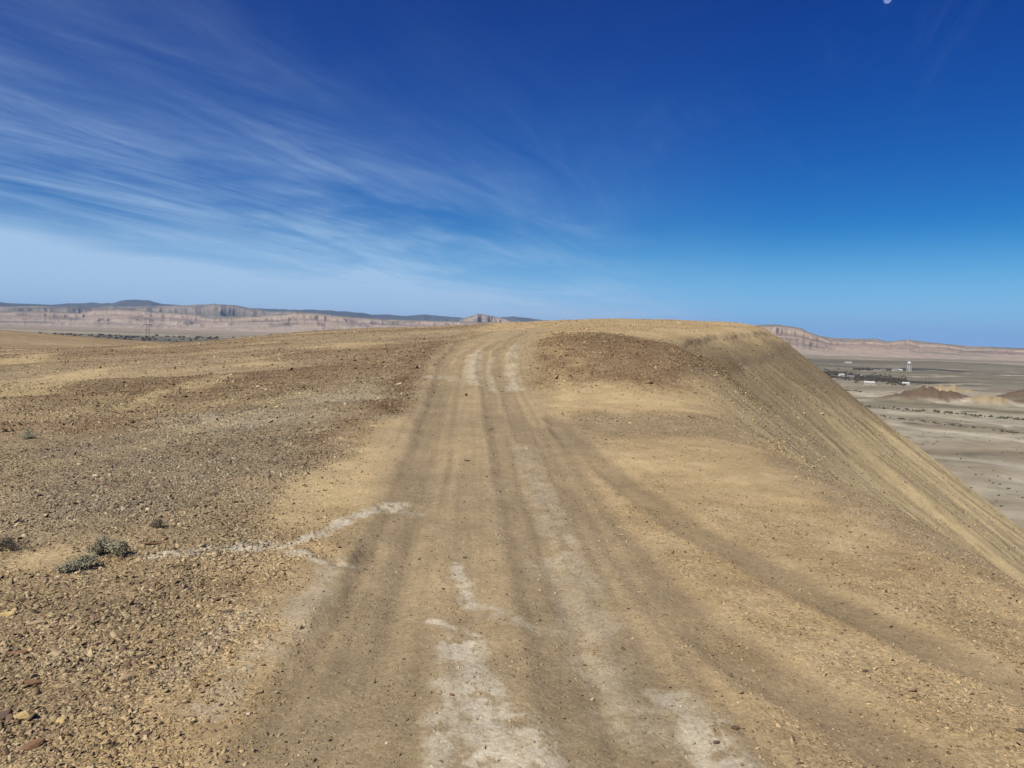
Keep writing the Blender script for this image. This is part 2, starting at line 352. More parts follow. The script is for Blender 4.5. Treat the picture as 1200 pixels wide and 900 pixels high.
GRAVEL_MORE = poly([(0, 680), (200, 660), (330, 690), (300, 740), (220, 800), (150, 900), (0, 960), (-200, 960), (-200, 700)])

def poly_sd(x, y, P):
    """signed distance to a closed outline, negative inside"""
    n = len(P); best = np.full(x.shape, 1e18); ins = np.zeros(x.shape, bool)
    for i in range(n):
        a = P[i]; b = P[(i+1) % n]; e = b-a; l2 = e @ e+1e-12
        wx = x-a[0]; wy = y-a[1]; t = np.clip((wx*e[0]+wy*e[1])/l2, 0, 1)
        best = np.minimum(best, (wx-t*e[0])**2+(wy-t*e[1])**2)
        c = ((a[1] > y) != (b[1] > y)); xx = (b[0]-a[0])*(y-a[1])/(b[1]-a[1]+1e-15)+a[0]
        ins ^= c & (x < xx)
    return np.where(ins, -1, 1)*np.sqrt(best)

def region(x, y, P, pad):
    lo = P.min(0)-pad; hi = P.max(0)+pad
    return np.nonzero((x > lo[0]) & (x < hi[0]) & (y > lo[1]) & (y < hi[1]))[0]
def stroke_mask(x, y, L, hw, soft=0.6, warp=0.35, seed=50):
    out = np.zeros(x.shape); I = region(x, y, L, hw*3+0.3)
    if len(I) == 0: return out, out
    xs, ys = x[I], y[I]; k = max(hw, 0.05)
    wx = fbm(xs/(k*2.2), ys/(k*2.2), 4, seed)*hw*warp*2; 
    d, _, sd = line_dist(xs, ys, L)
    out[I] = 1-sstep(d+wx, hw*(1-soft), hw*(1+soft)); sig = np.zeros(x.shape); sig[I] = (d*sd)/hw
    return out, sig
def poly_mask(x, y, P, soft, seed=60):
    out = np.zeros(x.shape); I = region(x, y, P, soft*3+1)
    if len(I) == 0: return out
    xs, ys = x[I], y[I]
    d = poly_sd(xs, ys, P)+fbm(xs/(soft*3), ys/(soft*3), 5, seed, 0.6)*soft*1.6
    out[I] = 1-sstep(d, -soft, soft); return out

def marks(x, y):
    M = {}
    rut = np.zeros(x.shape); dz = np.zeros(x.shape); road = np.zeros(x.shape)
    I = region(x, y, ROADC, 5)
    d, al_, sd_ = line_dist(x[I], y[I], ROADC); tread = np.zeros(x.shape); tread[I] = fbm(d*sd_/0.09, al_/3.5, 4, 95, 0.65)*sstep(al_, 0, 1)
    rw = 1.15+0.03*np.clip(y[I], 0, 40)
    road[I] = 1-sstep(d+fbm(x[I]/1.5, y[I]/1.5, 4, 90)*0.4, rw*0.75, rw*1.25)
    for i, (L, hw, dep, a) in enumerate(RUTS):
        m, sg = stroke_mask(x, y, L, hw*1.05, 0.5, 0.09, 100+i)
        sc_ = 1+0.03*np.clip(y-8, 0, 60)
        rut = np.maximum(rut, m*a*(0.8+0.2*fbm(x/0.8, y/0.8, 2, 140+i)))
        dz = dz-dep*0.8*m*sc_
        sh, _ = stroke_mask(x, y, L, hw*2.1, 0.7, 0.1, 120+i); dz = dz+dep*0.3*(sh-m)*sc_
    wht = np.zeros(x.shape)
    for i, (L, hw, a) in enumerate(WHITE):
        m, _ = stroke_mask(x, y, L, hw*1.15, 0.75, 0.6, 160+i)
        I2 = m > 0
        br = np.zeros(x.shape); br[I2] = sstep(fbm(x[I2]/0.13, y[I2]/0.13, 5, 200+i, 0.85)+0.12, -0.22, 0.14)
        wht = np.maximum(wht, m*br*a)
    for i, (L, hw, dep) in enumerate(GULLY):
        m, _ = stroke_mask(x, y, L, hw, 0.7, 0.5, 220+i); dz = dz-dep*m
    yel = np.zeros(x.shape)
    for i, (P, s, a) in enumerate(YEL): yel = np.maximum(yel, a*poly_mask(x, y, P, s, 240+i))
    drk = np.zeros(x.shape); gry2 = np.zeros(x.shape)
    for i, (P, s, a, k) in enumerate(DARK):
        m = a*poly_mask(x, y, P, s, 260+i)
        if k == 0: drk = np.maximum(drk, m)
        else: gry2 = np.maximum(gry2, m)
    gry = np.zeros(x.shape)
    for i, (P, s, a) in enumerate(GREY): gry = np.maximum(gry, a*poly_mask(x, y, P, s, 280+i))
    gm_ = poly_mask(x, y, GRAVEL_MORE, 0.3, 290)
    stp = np.zeros(x.shape)
    for i, (L, hw, a) in enumerate(STRIP):
        m, _ = stroke_mask(x, y, L, hw, 0.7, 0.55, 700+i); stp = np.maximum(stp, m*a)
    M.update(strip=stp, tread=tread, rut=rut, dz=dz, road=road, white=wht, yel=yel, dark=drk, grey=gry, grav2=gry2, gm=gm_)
    return M

def ground(x, y):
    """final height, colour and (gravel, smooth, far) of the ground"""
    z, d, arc = land(x, y, True)
    r = np.hypot(x, y)
    near = r < 760
    col = np.zeros((len(x), 3)); ext = np.zeros((len(x), 3))
    # ---------------- valley and plain
    xf, yf = x, y; th = np.arctan2(xf, yf)
    pale = np.array([.36, .315, .235]); tan = np.array([.27, .22, .155]); olv = np.array([.165, .145, .10]); pink = np.array([.33, .255, .19]); dk = np.array([.10, .095, .07])
    b1 = sstep(fbm(xf/700, yf/120, 5, 301, 0.6), -0.35, 0.35)[:, None]; c = pale*(1-b1)+tan*b1
    b2 = sstep(fbm(xf/900+5, yf/170, 5, 311, 0.6)+0.10*np.clip((r-800)/1500, -1, 1), 0.02, 0.35)[:, None]; c = c*(1-b2*0.8)+olv*b2*0.8
    b2b = (sstep(r, 1200, 2000)*(1-sstep(r, 3600, 4800))*0.75)[:, None]; c = c*(1-b2b)+olv*b2b
    b3 = (sstep(r, 4200, 7000)*0.8)[:, None]; c = c*(1-b3)+pink*b3
    b4 = (sstep(-th, -0.1, 0.2)*sstep(r, 900, 1500)*(1-sstep(r, 3200, 4600)))[:, None]; c = c*(1-b4*0.85)+dk*b4*0.85
    sh = sstep(fbm(xf/9, yf/9, 3, 321), 0.38, 0.6)*sstep(r, 250, 500)*(1-sstep(r, 3000, 4000))
    ln_ = 1-sstep(np.abs(fbm(xf/500+9, yf/110, 3, 341)), 0.0, 0.035)
    ln_ = ln_*sstep(fbm(xf/14, yf/14, 2, 351), -0.3, 0.3)*sstep(r, 250, 400)*(1-sstep(r, 1800, 2500))
    q = np.clip(sh*0.35+ln_*0.8, 0, .85)[:, None]; c = c*(1-q)+dk*q
    wl = (sstep(np.abs(fbm(xf/300+3, yf/150, 3, 31)), 0.10, 0.0)*0.5*sstep(r, 200, 500)*(1-sstep(r, 3000, 4000)))[:, None]; c = c*(1-wl)+np.array([.46, .42, .35])*wl
    for i, (L, hw, k_, a_) in enumerate(VAL):
        m_, _ = stroke_mask(xf, yf, L, hw, 0.5, 0.35, 600+i)
        m_ = (m_*a_*sstep(fbm(xf/hw/2, yf/hw/2, 3, 640+i), -0.8, -0.1))[:, None]; c = c*(1-m_)+np.array(k_)*m_
    for (cx, cy, ax, ay, hh, k) in BAD:
        g = np.exp(-(((x-cx)/ax)**2+((y-cy)/ay)**2)*1.1)
        g = sstep(g+0.12*fbm(x/18, y/18, 3, 9), 0.25, 0.5)[:, None]
        c = c*(1-g)+np.array([(.155, .11, .075), (.37, .285, .175)][k])*g
    c = c*np.array([.94, .945, .915])*(1+.25*fbm(xf/45, yf/22, 4, 333, .7)[:, None]*sstep(r, 200, 400)[:, None]); col[:] = c; ext[:, 2] = 1
    # ---------------- the ridge
    I = np.nonzero(near)[0]
    xs, ys, zs, ds, ar = x[I], y[I], z[I], d[I], arc[I]; rs = r[I]
    M = marks(xs, ys)
    onr = 1-sstep(zs, -66, -58)*0                         # ridge everywhere above the valley floor
    onr = sstep(zs, -68.5, -60)
    base = np.array([.40, .288, .158]); lt = np.array([.47, .35, .205]); yelc = np.array([.50, .375, .21]); brn = np.array([.205, .132, .077]); gryc = np.array([.275, .222, .155])
    roadc = np.array([.325, .25, .157]); rutc = np.array([.225, .172, .108]); whc = np.array([.56, .49, .385]); facec = np.array([.53, .415, .24])
    n1 = fbm(xs/3.1, ys/3.1, 5, 401, 0.6); n2 = fbm(xs/0.5, ys/0.5, 4, 411, 0.6)
    c = base+(lt-base)*sstep(n1*0.7+0.8*n2, -0.5, 0.8)[:, None]
    left = sstep(-xs+fbm(xs/4, ys/4, 3, 421)*1.2, 1.6, 3.2)
    def mixc(c, k, a): a = np.clip(a, 0, 1)[:, None]; return c*(1-a)+k*a
    # left field: strips of pale and dark scree along the bedding
    bed = fbm((xs*0.86+ys*0.5)/26, (ys*0.86-xs*0.5)/3.2, 5, 431, 0.62)
    c = mixc(c, gryc, left*0.45*sstep(ys, 4, 9))
    c = mixc(c, brn*1.15, left*sstep(bed, -0.05, 0.40)*0.55*sstep(ys, 9, 16))
    c = mixc(c, lt*1.05, left*sstep(-bed, 0.12, 0.5)*0.55*sstep(ys, 9, 16))
    c = mixc(c, gryc, M['grey']); c = mixc(c, gryc*0.95, M['grav2']*0.9)
    # the outer face
    face = sstep(ds, -1.0, 3.0)
    aw = ar+fbm(ar/12, ds/9, 2, 441)*1.6
    stk = fbm(aw/1.3, ds/14, 5, 451, 0.65); stf = fbm(aw/0.30, ds/5, 4, 453, 0.7)
    cf = np.repeat(facec[None], len(xs), 0)
    up_ = sstep(ar+6*noise(ar/9, ds/4, 455), 283, 300)*(1-sstep(ds-0.16*(ar-300)+2.5*fbm(ar/6, ds/6, 3, 456), 1.0, 9.0))   # brown band under the ledge
    cf = mixc(cf, np.array([.225, .172, .105]), up_*0.85)
    cf = mixc(cf, np.array([.23, .175, .105]), sstep(stk, 0.0, 0.45)*0.42)
    cf = mixc(cf, np.array([.50, .395, .22]), sstep(-stk, 0.1, 0.5)*0.32)
    cf = mixc(cf, np.array([.17, .13, .08]), sstep(stf, 0.05, 0.4)*0.7)
    c = mixc(c, cf, face*0.92)
    mnd = sstep(xs, 1.6, 3.5)*sstep(ys, 20, 23)               # olive-brown front of the mound
    c = mixc(c, np.array([.25, .19, .115]), mnd*sstep(zs, 0.7, 1.0)*(1-sstep(zs+0.25*n1, 1.9, 2.3))*(0.55+0.45*sstep(n2, -.3, .3))*0.8)
    crev_shade = sstep(ar, 286, 294)*(1-sstep(ar, 345, 355))*sstep(ds, -1.6, -0.9)*(1-sstep(ds, 0.3, 0.9))  # shade of rim crevices, painted into the colour as broken dark flecks
    c = mixc(c, np.array([.07, .055, .04]), crev_shade*sstep(fbm(ar/0.45, ds/0.12, 3, 471, .7), 0.30, 0.40)*0.5)
    c = mixc(c, yelc, M['yel']*(0.75+0.25*n2))
    dn = sstep(fbm(xs/0.7, ys/0.7, 5, 481, 0.7), -0.5, 0.35)
    c = mixc(c, brn, M['dark']*(0.35+0.65*dn))
    c = mixc(c, np.array([.50, .385, .215]), M['strip']*(.6+.4*dn))
    c = mixc(c, np.array([.25, .185, .12]), M['gm']*left*(.25+.3*dn))
    c = mixc(c, roadc*(1+0.0*xs[:, None]), M['road']*0.80)
    c = mixc(c, lt*0.92, M['road']*sstep(n1, -0.1, 0.4)*0.35)
    c = mixc(c, rutc, M['rut']*0.85)
    c = c*(1+0.16*(M['tread']*M['road'])[:, None])
    c = mixc(c, whc, M['white'])
    c = c*(1+0.13*n2[:, None]+0.07*n1[:, None])*np.array([.97, .975, .93])
    o = onr[:, None]; col[I] = col[I]*(1-o)+c*o
    smo = np.clip(np.maximum(M['road']*0.85, M['rut'])+M['yel']*0.8*(1-left*0)+M['white']*0.3, 0, 1)
    grav = np.clip(0.45+0.5*left+0.6*M['grav2']+0.6*M['dark']+0.3*M['grey']-0.75*smo+0.5*M['gm'], 0.28, 1)
    grav = grav*(1-0.3*face)
    ext[I, 0] = grav; ext[I, 1] = smo; ext[I, 2] = 1-onr
    # ---------------- small relief; octaves finer than the mesh are dropped
    dz = M['dz'].copy()
    for wl_, amp, sd_ in ((6.0, .10, 1), (2.5, .05, 2), (1.1, .030, 3), (0.5, .020, 4), (0.24, .012, 5), (0.12, .009, 6), (0.06, .005, 7)):
        f = np.clip(wl_/(0.024*rs+1e-3)-0.8, 0, 1); J = f > 0
        if not J.any(): continue
        kk = np.zeros(len(xs)); kk[J] = fbm(xs[J]/wl_, ys[J]/wl_, 2, 500+sd_*7)
        if wl_ < 2: kk = kk*(0.25+0.95*grav)
        elif wl_ > 4: kk = kk*sstep(rs, 8, 25)
        dz = dz+amp*kk*f*(1-0.35*smo)
    # rows of low outcrop on the left field
    oc = sstep(bed, 0.0, 0.35)*left*sstep(ys, 8, 14)*0.14
    dz = dz+oc
    # shallow broken slabs at lower left
    z[I] = zs+dz*onr
    return z, col, ext, r

# ------------------------------------------------------------------ materials
def mat_new(name):
    m = bpy.data.materials.new(name); m.use_nodes = True; t = m.node_tree
    b = t.nodes['Principled BSDF']; return m, t, b
def ground_material():
    m, t, b = mat_new('dry_ground')
    b.inputs['Roughness'].default_value = 0.95; b.inputs['Specular IOR Level'].default_value = 0.15
    at = N(t, 'ShaderNodeAttribute', attribute_name='Col'); ex = N(t, 'ShaderNodeAttribute', attribute_name='Ext')
    se = N(t, 'ShaderNodeSeparateColor'); t.links.new(ex.outputs['Color'], se.inputs[0])
    grav, smo, far = se.outputs[0], se.outputs[1], se.outputs[2]
    tcn = N(t, 'ShaderNodeTexCoord'); P = tcn.outputs['Object']
    def vor(scale, feat='F1'):
        v = N(t, 'ShaderNodeTexVoronoi', feature=feat); v.inputs['Scale'].default_value = scale
        v.inputs['Randomness'].default_value = 1.0; t.links.new(warp, v.inputs['Vector']); return v
    def noi(scale, det=4, rough=0.6):
        n = N(t, 'ShaderNodeTexNoise'); n.inputs['Scale'].default_value = scale; n.inputs['Detail'].default_value = det
        n.inputs['Roughness'].default_value = rough; t.links.new(P, n.inputs['Vector']); return n
    wn = noi(14, 2); vm = N(t, 'ShaderNodeVectorMath', operation='MULTIPLY_ADD')
    t.links.new(wn.outputs['Color'], vm.inputs[0]); vm.inputs[1].default_value = (.02, .02, .02); t.links.new(P, vm.inputs[2]); warp = vm.outputs[0]
    v1 = vor(38); v2 = vor(95); v3 = vor(13)
    def cellv(v):
        s = N(t, 'ShaderNodeSeparateColor'); t.links.new(v.outputs['Color'], s.inputs[0]); return s.outputs[0]
    r1, r2, r3 = cellv(v1), cellv(v2), cellv(v3)
    land_ = mth(t, 'SUBTRACT', 1.0, far)
    # chip brightness: a few pale and a few dark chips
    a = mth(t, 'MULTIPLY', mth(t, 'SUBTRACT', r1, 0.5), 0.75)
    a = mth(t, 'ADD', a, mth(t, 'MULTIPLY', mth(t, 'SUBTRACT', r2, 0.5), 0.75))
    a = mth(t, 'ADD', a, mth(t, 'MULTIPLY', mth(t, 'SUBTRACT', r3, 0.5), 0.30))
    a = mth(t, 'MULTIPLY', mth(t, 'MULTIPLY', a, grav), land_)
    fn = noi(160, 3, .7); a = mth(t, 'ADD', a, mth(t, 'MULTIPLY', mth(t, 'MULTIPLY', mth(t, 'SUBTRACT', fn.outputs[0], 0.5), 0.9), land_))
    mn = noi(2.2, 6, .7); a = mth(t, 'ADD', a, mth(t, 'MULTIPLY', mth(t, 'SUBTRACT', mn.outputs[0], 0.5), 0.5))
    fr_ = noi(0.05, 6, .7); a = mth(t, 'ADD', a, mth(t, 'MULTIPLY', mth(t, 'MULTIPLY', mth(t, 'SUBTRACT', fr_.outputs[0], 0.5), 0.8), far))
    k = mth(t, 'ADD', 1.0, a); k = mth(t, 'MAXIMUM', k, 0.25)
    mxn = N(t, 'ShaderNodeMix', data_type='RGBA', blend_type='MULTIPLY'); mxn.inputs[0].default_value = 1
    t.links.new(at.outputs['Color'], mxn.inputs[6]); cc = N(t, 'ShaderNodeCombineColor')
    for i in range(3): t.links.new(k, cc.inputs[i])
    t.links.new(cc.outputs[0], mxn.inputs[7])
    # the odd rusty chip
    hue = N(t, 'ShaderNodeMix', data_type='RGBA', blend_type='MIX'); s1 = N(t, 'ShaderNodeSeparateColor'); t.links.new(v1.outputs['Color'], s1.inputs[0])
    t.links.new(mth(t, 'MULTIPLY', mth(t, 'MULTIPLY', smooth(t, s1.outputs[1], 0.86, 0.9), grav), mth(t, 'MULTIPLY', land_, 0.5)), hue.inputs[0])
    t.links.new(mxn.outputs[2], hue.inputs[6]); hue.inputs[7].default_value = (.22, .12, .07, 1)
    t.links.new(hue.outputs[2], b.inputs['Base Color'])
    # relief of the chips
    h = mth(t, 'MULTIPLY', mth(t, 'ADD', r1, mth(t, 'MULTIPLY', v1.outputs['Distance'], -0.8)), mth(t, 'MULTIPLY', grav, 0.012))
    h = mth(t, 'ADD', h, mth(t, 'MULTIPLY', mth(t, 'MULTIPLY', r2, grav), 0.004))
    h = mth(t, 'ADD', h, mth(t, 'MULTIPLY', mth(t, 'MULTIPLY', r3, grav), 0.014))
    h = mth(t, 'ADD', h, mth(t, 'MULTIPLY', fn.outputs[0], 0.004))
    bn = noi(6, 6, .7); h = mth(t, 'ADD', h, mth(t, 'MULTIPLY', bn.outputs[0], mth(t, 'MULTIPLY_ADD', grav, 0.03, 0.01)))
    bp = N(t, 'ShaderNodeBump'); bp.inputs['Strength'].default_value = 0.9; bp.inputs['Distance'].default_value = 1.0
    t.links.new(mth(t, 'MULTIPLY', h, land_), bp.inputs['Height']); t.links.new(bp.outputs[0], b.inputs['Normal'])
    return m
GM = ground_material()

def attr_material(name, scale=0.02, amt=0.5, rough=0.95):
    m, t, b = mat_new(name); b.inputs['Roughness'].default_value = rough; b.inputs['Specular IOR Level'].default_value = 0.1
    at = N(t, 'ShaderNodeAttribute', attribute_name='Col'); tcn = N(t, 'ShaderNodeTexCoord')
    n = N(t, 'ShaderNodeTexNoise'); n.inputs['Scale'].default_value = scale; n.inputs['Detail'].default_value = 7; n.inputs['Roughness'].default_value = .65
    t.links.new(tcn.outputs['Object'], n.inputs['Vector'])
    k = mth(t, 'MULTIPLY_ADD', mth(t, 'SUBTRACT', n.outputs[0], 0.5), amt*2, 1.0)
    cc = N(t, 'ShaderNodeCombineColor'); [t.links.new(k, cc.inputs[i]) for i in range(3)]
    mxn = N(t, 'ShaderNodeMix', data_type='RGBA', blend_type='MULTIPLY'); mxn.inputs[0].default_value = 1
    t.links.new(at.outputs['Color'], mxn.inputs[6]); t.links.new(cc.outputs[0], mxn.inputs[7]); t.links.new(mxn.outputs[2], b.inputs['Base Color'])
    return m
def plain_material(name, rgb, rough=0.7, amt=0.25, scale=3.0, metallic=0.0):
    m, t, b = mat_new(name); b.inputs['Roughness'].default_value = rough; b.inputs['Metallic'].default_value = metallic; b.inputs['Specular IOR Level'].default_value = 0.25
    tcn = N(t, 'ShaderNodeTexCoord'); n = N(t, 'ShaderNodeTexNoise'); n.inputs['Scale'].default_value = scale; n.inputs['Detail'].default_value = 6
    t.links.new(tcn.outputs['Object'], n.inputs['Vector'])
    mxn = N(t, 'ShaderNodeMix', data_type='RGBA'); t.links.new(n.outputs[0], mxn.inputs[0])
    mxn.inputs[6].default_value = tuple(c*(1-amt) for c in rgb)+(1,); mxn.inputs[7].default_value = tuple(min(c*(1+amt), .95) for c in rgb)+(1,)
    t.links.new(mxn.outputs[2], b.inputs['Base Color']); return m

# ------------------------------------------------------------------ the ground sheet
def build_ground():
    front = np.radians(np.linspace(-44, 44, 1150)); side = np.radians(np.linspace(44, 316, 150)[1:-1])
    th = np.concatenate([front, side]); nt_ = len(th)
    rr = [0.25, 0.5, 0.8, 1.1, 1.4, 1.7, 2.0]; r = 2.2
    while r < 420: rr.append(r); r += min(max(0.016, 0.0062*r), 0.011*r)
    while r < 31500: rr.append(r); r *= 1.011
    rr = np.array(rr); nr = len(rr)
    X = np.outer(rr, np.sin(th)).ravel(); Y = np.outer(rr, np.cos(th)).ravel()
    X = np.concatenate([[0.0], X]); Y = np.concatenate([[0.0], Y])
    Z = np.zeros(len(X)); Cc = np.zeros((len(X), 3)); Ex = np.zeros((len(X), 3))
    step = 200000
    for i in range(0, len(X), step):
        z, c, e, _ = ground(X[i:i+step], Y[i:i+step]); Z[i:i+step] = z; Cc[i:i+step] = c; Ex[i:i+step] = e
    i0 = np.arange(nt_); i1 = (i0+1) % nt_
    k = np.arange(nr-1)[:, None]
    F = np.stack([1+k*nt_+i0, 1+k*nt_+i1, 1+(k+1)*nt_+i1, 1+(k+1)*nt_+i0], -1).reshape(-1, 4)[:, ::-1]
    # centre fan as thin quads' triangles is folded into degenerate-free quads: pair up neighbours
    fan = np.stack([np.zeros(nt_//2, int), 1+i0[0:nt_-1:2][:nt_//2], 1+i0[1:nt_:2][:nt_//2], 1+((i0[1:nt_:2]+1) % nt_)[:nt_//2]], -1)[:, ::-1]
    F = np.concatenate([fan, F])
    print('ground verts', len(X), 'rings', nr)
    o = mesh_obj('ground', np.stack([X, Y, Z], -1), F, GM, None, True, Cc, Ex); o['kind'] = 'structure'
    return o
build_ground()

# ------------------------------------------------------------------ cliffs and mountains on the skyline
def sky_angle(pts):
    a = []
    for p in pts:
        d = ray(*p); a.append((math.atan2(d[0], d[1]), d[2]/math.hypot(d[0], d[1])))
    a.sort(); return np.array(a)
def build_range(name, pts, r0, depth, zb, prof, colf, jag=0.0, na=1300, nt_=70, spur=0.25, gl=220., seed=0, pad=0.06, back=True):
    S = sky_angle(pts)
    th = np.linspace(S[0, 0]-pad, S[-1, 0]+pad, na); E = np.interp(th, S[:, 0], S[:, 1])
    fade = sstep(th, S[0, 0]-pad, S[0, 0]-pad*0.1)*(1-sstep(th, S[-1, 0]+pad*0.1, S[-1, 0]+pad))
    R0 = (r0(th) if callable(r0) else r0+0*th)
    t = np.linspace(0, 1, nt_); T, TH = np.meshgrid(t, th, indexing='ij'); RR0 = np.broadcast_to(R0, T.shape)
    s = TH*RR0                                         # metres along the front
    big = fbm(s/(gl*9), T*0.6, 3, seed+1); 
    gul = ridged(s/gl+fbm(s/gl/2, T*4, 3, seed+3)*1.6, T*3.0, 2, seed+5); g2 = ridged(s/(gl*.3), T*3, 2, seed+8)
    tw = np.clip(T+(big*spur*2.4+(gul-0.6)*spur*1.9+(g2-.6)*spur*.45*sstep(T,.1,.4))*np.sin(np.clip(T, 0, 1)*math.pi)**0.7, 0, 1)
    tp = [p[0] for p in prof]; hp = [p[1] for p in prof]
    Hh = np.interp(tw, tp, hp)
    rad = RR0+T*depth
    ztop = CZ+np.broadcast_to(E, T.shape)*(RR0+depth*0.8)
    ztop = ztop+jag*fbm(s/(gl*1.5), 0*s, 4, seed+13)
    zb_ = zb(th) if callable(zb) else zb
    Z = zb_+np.maximum(ztop-zb_, 0)*Hh*np.broadcast_to(fade, T.shape)
    Z[0] = np.broadcast_to(zb_, T.shape)[0]-60
    # the ground drops away behind, so the range is a body with thickness
    Cc = colf(s, Hh, Z, gul, T, TH)
    X = rad*np.sin(TH); Y = rad*np.cos(TH)
    Xb = (rad[-1]+depth*1.2)*np.sin(th); Yb = (rad[-1]+depth*1.2)*np.cos(th)
    V = np.stack([X.ravel(), Y.ravel(), Z.ravel()], -1); V = np.concatenate([V, np.stack([Xb, Yb, np.full(na, -150.)], -1)])
    Cc = np.concatenate([Cc.reshape(-1, 3), Cc[-1].reshape(-1, 3)])
    k = np.arange(nt_)[:, None]; j = np.arange(na-1)
    F = np.stack([k*na+j, k*na+j+1, (k+1)*na+j+1, (k+1)*na+j], -1).reshape(-1, 4)[:, ::-1]
    o = mesh_obj(name, V, F, CLM, None, True, Cc); o['kind'] = 'structure'; return o
CLM = attr_material('cliff_rock', 0.016, 0.55)
def lerpc(a, b, t): t = np.clip(t, 0, 1)[..., None]; return np.array(a)*(1-t)+np.array(b)*t
def mixa(c, k, t): t = np.clip(t, 0, 1)[..., None]; return c*(1-t)+np.array(k)*t
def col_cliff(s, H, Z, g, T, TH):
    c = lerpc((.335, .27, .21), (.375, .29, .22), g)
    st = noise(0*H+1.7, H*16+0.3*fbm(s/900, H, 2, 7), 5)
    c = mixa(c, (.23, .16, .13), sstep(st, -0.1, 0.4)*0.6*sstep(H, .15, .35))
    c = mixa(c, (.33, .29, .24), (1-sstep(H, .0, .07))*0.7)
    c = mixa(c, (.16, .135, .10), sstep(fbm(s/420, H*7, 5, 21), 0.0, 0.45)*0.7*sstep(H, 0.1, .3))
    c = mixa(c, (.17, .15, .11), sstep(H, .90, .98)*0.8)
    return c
def col_plateau(s, H, Z, g, T, TH):
    c = lerpc((.22, .18, .145), (.30, .24, .19), g)
    c = mixa(c, (.12, .115, .085), sstep(fbm(s/700, H*9, 5, 41), -0.1, 0.4)*0.75)
    return mixa(c, (.40, .33, .27), sstep(fbm(s/500, H*14, 4, 43), 0.25, 0.5)*0.5)
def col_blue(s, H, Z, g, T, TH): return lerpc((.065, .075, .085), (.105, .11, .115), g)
P_CLIFF = [(0, 0), (.06, .06), (.25, .24), (.40, .40), (.46, .52), (.55, .60), (.62, .68), (.66, .86), (.76, .93), (.8, 1), (1, 1)]
P_PLAT = [(0, 0), (.3, .25), (.4, .5), (.55, .6), (.62, .85), (.8, 1), (1, 1.0)]
P_MTN = [(0, 0), (.4, .4), (.8, 1), (1, .9)]
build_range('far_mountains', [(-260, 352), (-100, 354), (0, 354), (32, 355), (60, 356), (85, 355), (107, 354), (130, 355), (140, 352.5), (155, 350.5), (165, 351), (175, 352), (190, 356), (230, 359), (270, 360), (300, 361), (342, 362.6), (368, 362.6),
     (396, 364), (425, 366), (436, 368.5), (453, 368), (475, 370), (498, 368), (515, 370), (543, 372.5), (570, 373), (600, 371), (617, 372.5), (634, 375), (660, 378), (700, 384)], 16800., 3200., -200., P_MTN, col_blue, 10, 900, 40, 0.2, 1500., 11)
build_range('high_plateau', [(-260, 356), (-100, 358), (0, 359.5), (50, 359), (100, 360), (150, 359), (195, 358), (220, 357.5), (250, 356), (275, 357), (287, 359.5), (300, 361.5), (317, 365), (342, 364.5), (362, 367), (385, 370), (420, 374), (470, 378)],
     13500., 3000., -60., P_PLAT, col_plateau, 8, 1200, 60, 0.22, 500., 23)
build_range('pale_butte', [(541, 374), (549, 372), (560, 368.5), (566, 369), (572, 370), (589, 373), (605, 377)], 12000., 1500., -60., P_PLAT, col_cliff, 3, 240, 50, 0.2, 180., 29, 0.01)
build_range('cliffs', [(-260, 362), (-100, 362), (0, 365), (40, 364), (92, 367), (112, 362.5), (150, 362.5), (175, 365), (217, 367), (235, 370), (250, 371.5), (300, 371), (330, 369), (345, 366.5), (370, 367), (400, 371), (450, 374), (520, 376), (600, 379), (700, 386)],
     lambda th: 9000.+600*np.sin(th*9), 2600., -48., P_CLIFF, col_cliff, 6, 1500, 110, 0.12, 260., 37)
build_range('right_plateau', [(840, 384), (883, 383), (930, 390), (959, 394), (979, 396.5), (1007, 397.3), (1027, 397), (1040, 400), (1064, 398.5), (1092, 401.5), (1132, 405), (1200, 408), (1330, 412), (1500, 416)],
     11000., 2500., -80., P_PLAT, col_plateau, 6, 800, 60, 0.2, 420., 47, 0.03)
build_range('right_cliffs', [(840, 383), (883, 381), (900, 380.6), (914, 380.4), (930, 383), (939, 384.5), (945, 388), (959, 393), (975, 399), (992, 399.5), (1010, 398), (1025, 399), (1040, 401), (1055, 398.5), (1066, 398), (1078, 402), (1090, 402.5), (1105, 403), (1132, 407.5), (1165, 408), (1200, 409.5), (1350, 414), (1500, 419)],
     lambda th: 5600.+2500*np.clip(th-0.3, 0, 1), 2000., -71., P_CLIFF, col_cliff, 3, 1300, 110, 0.12, 170., 53, 0.03)

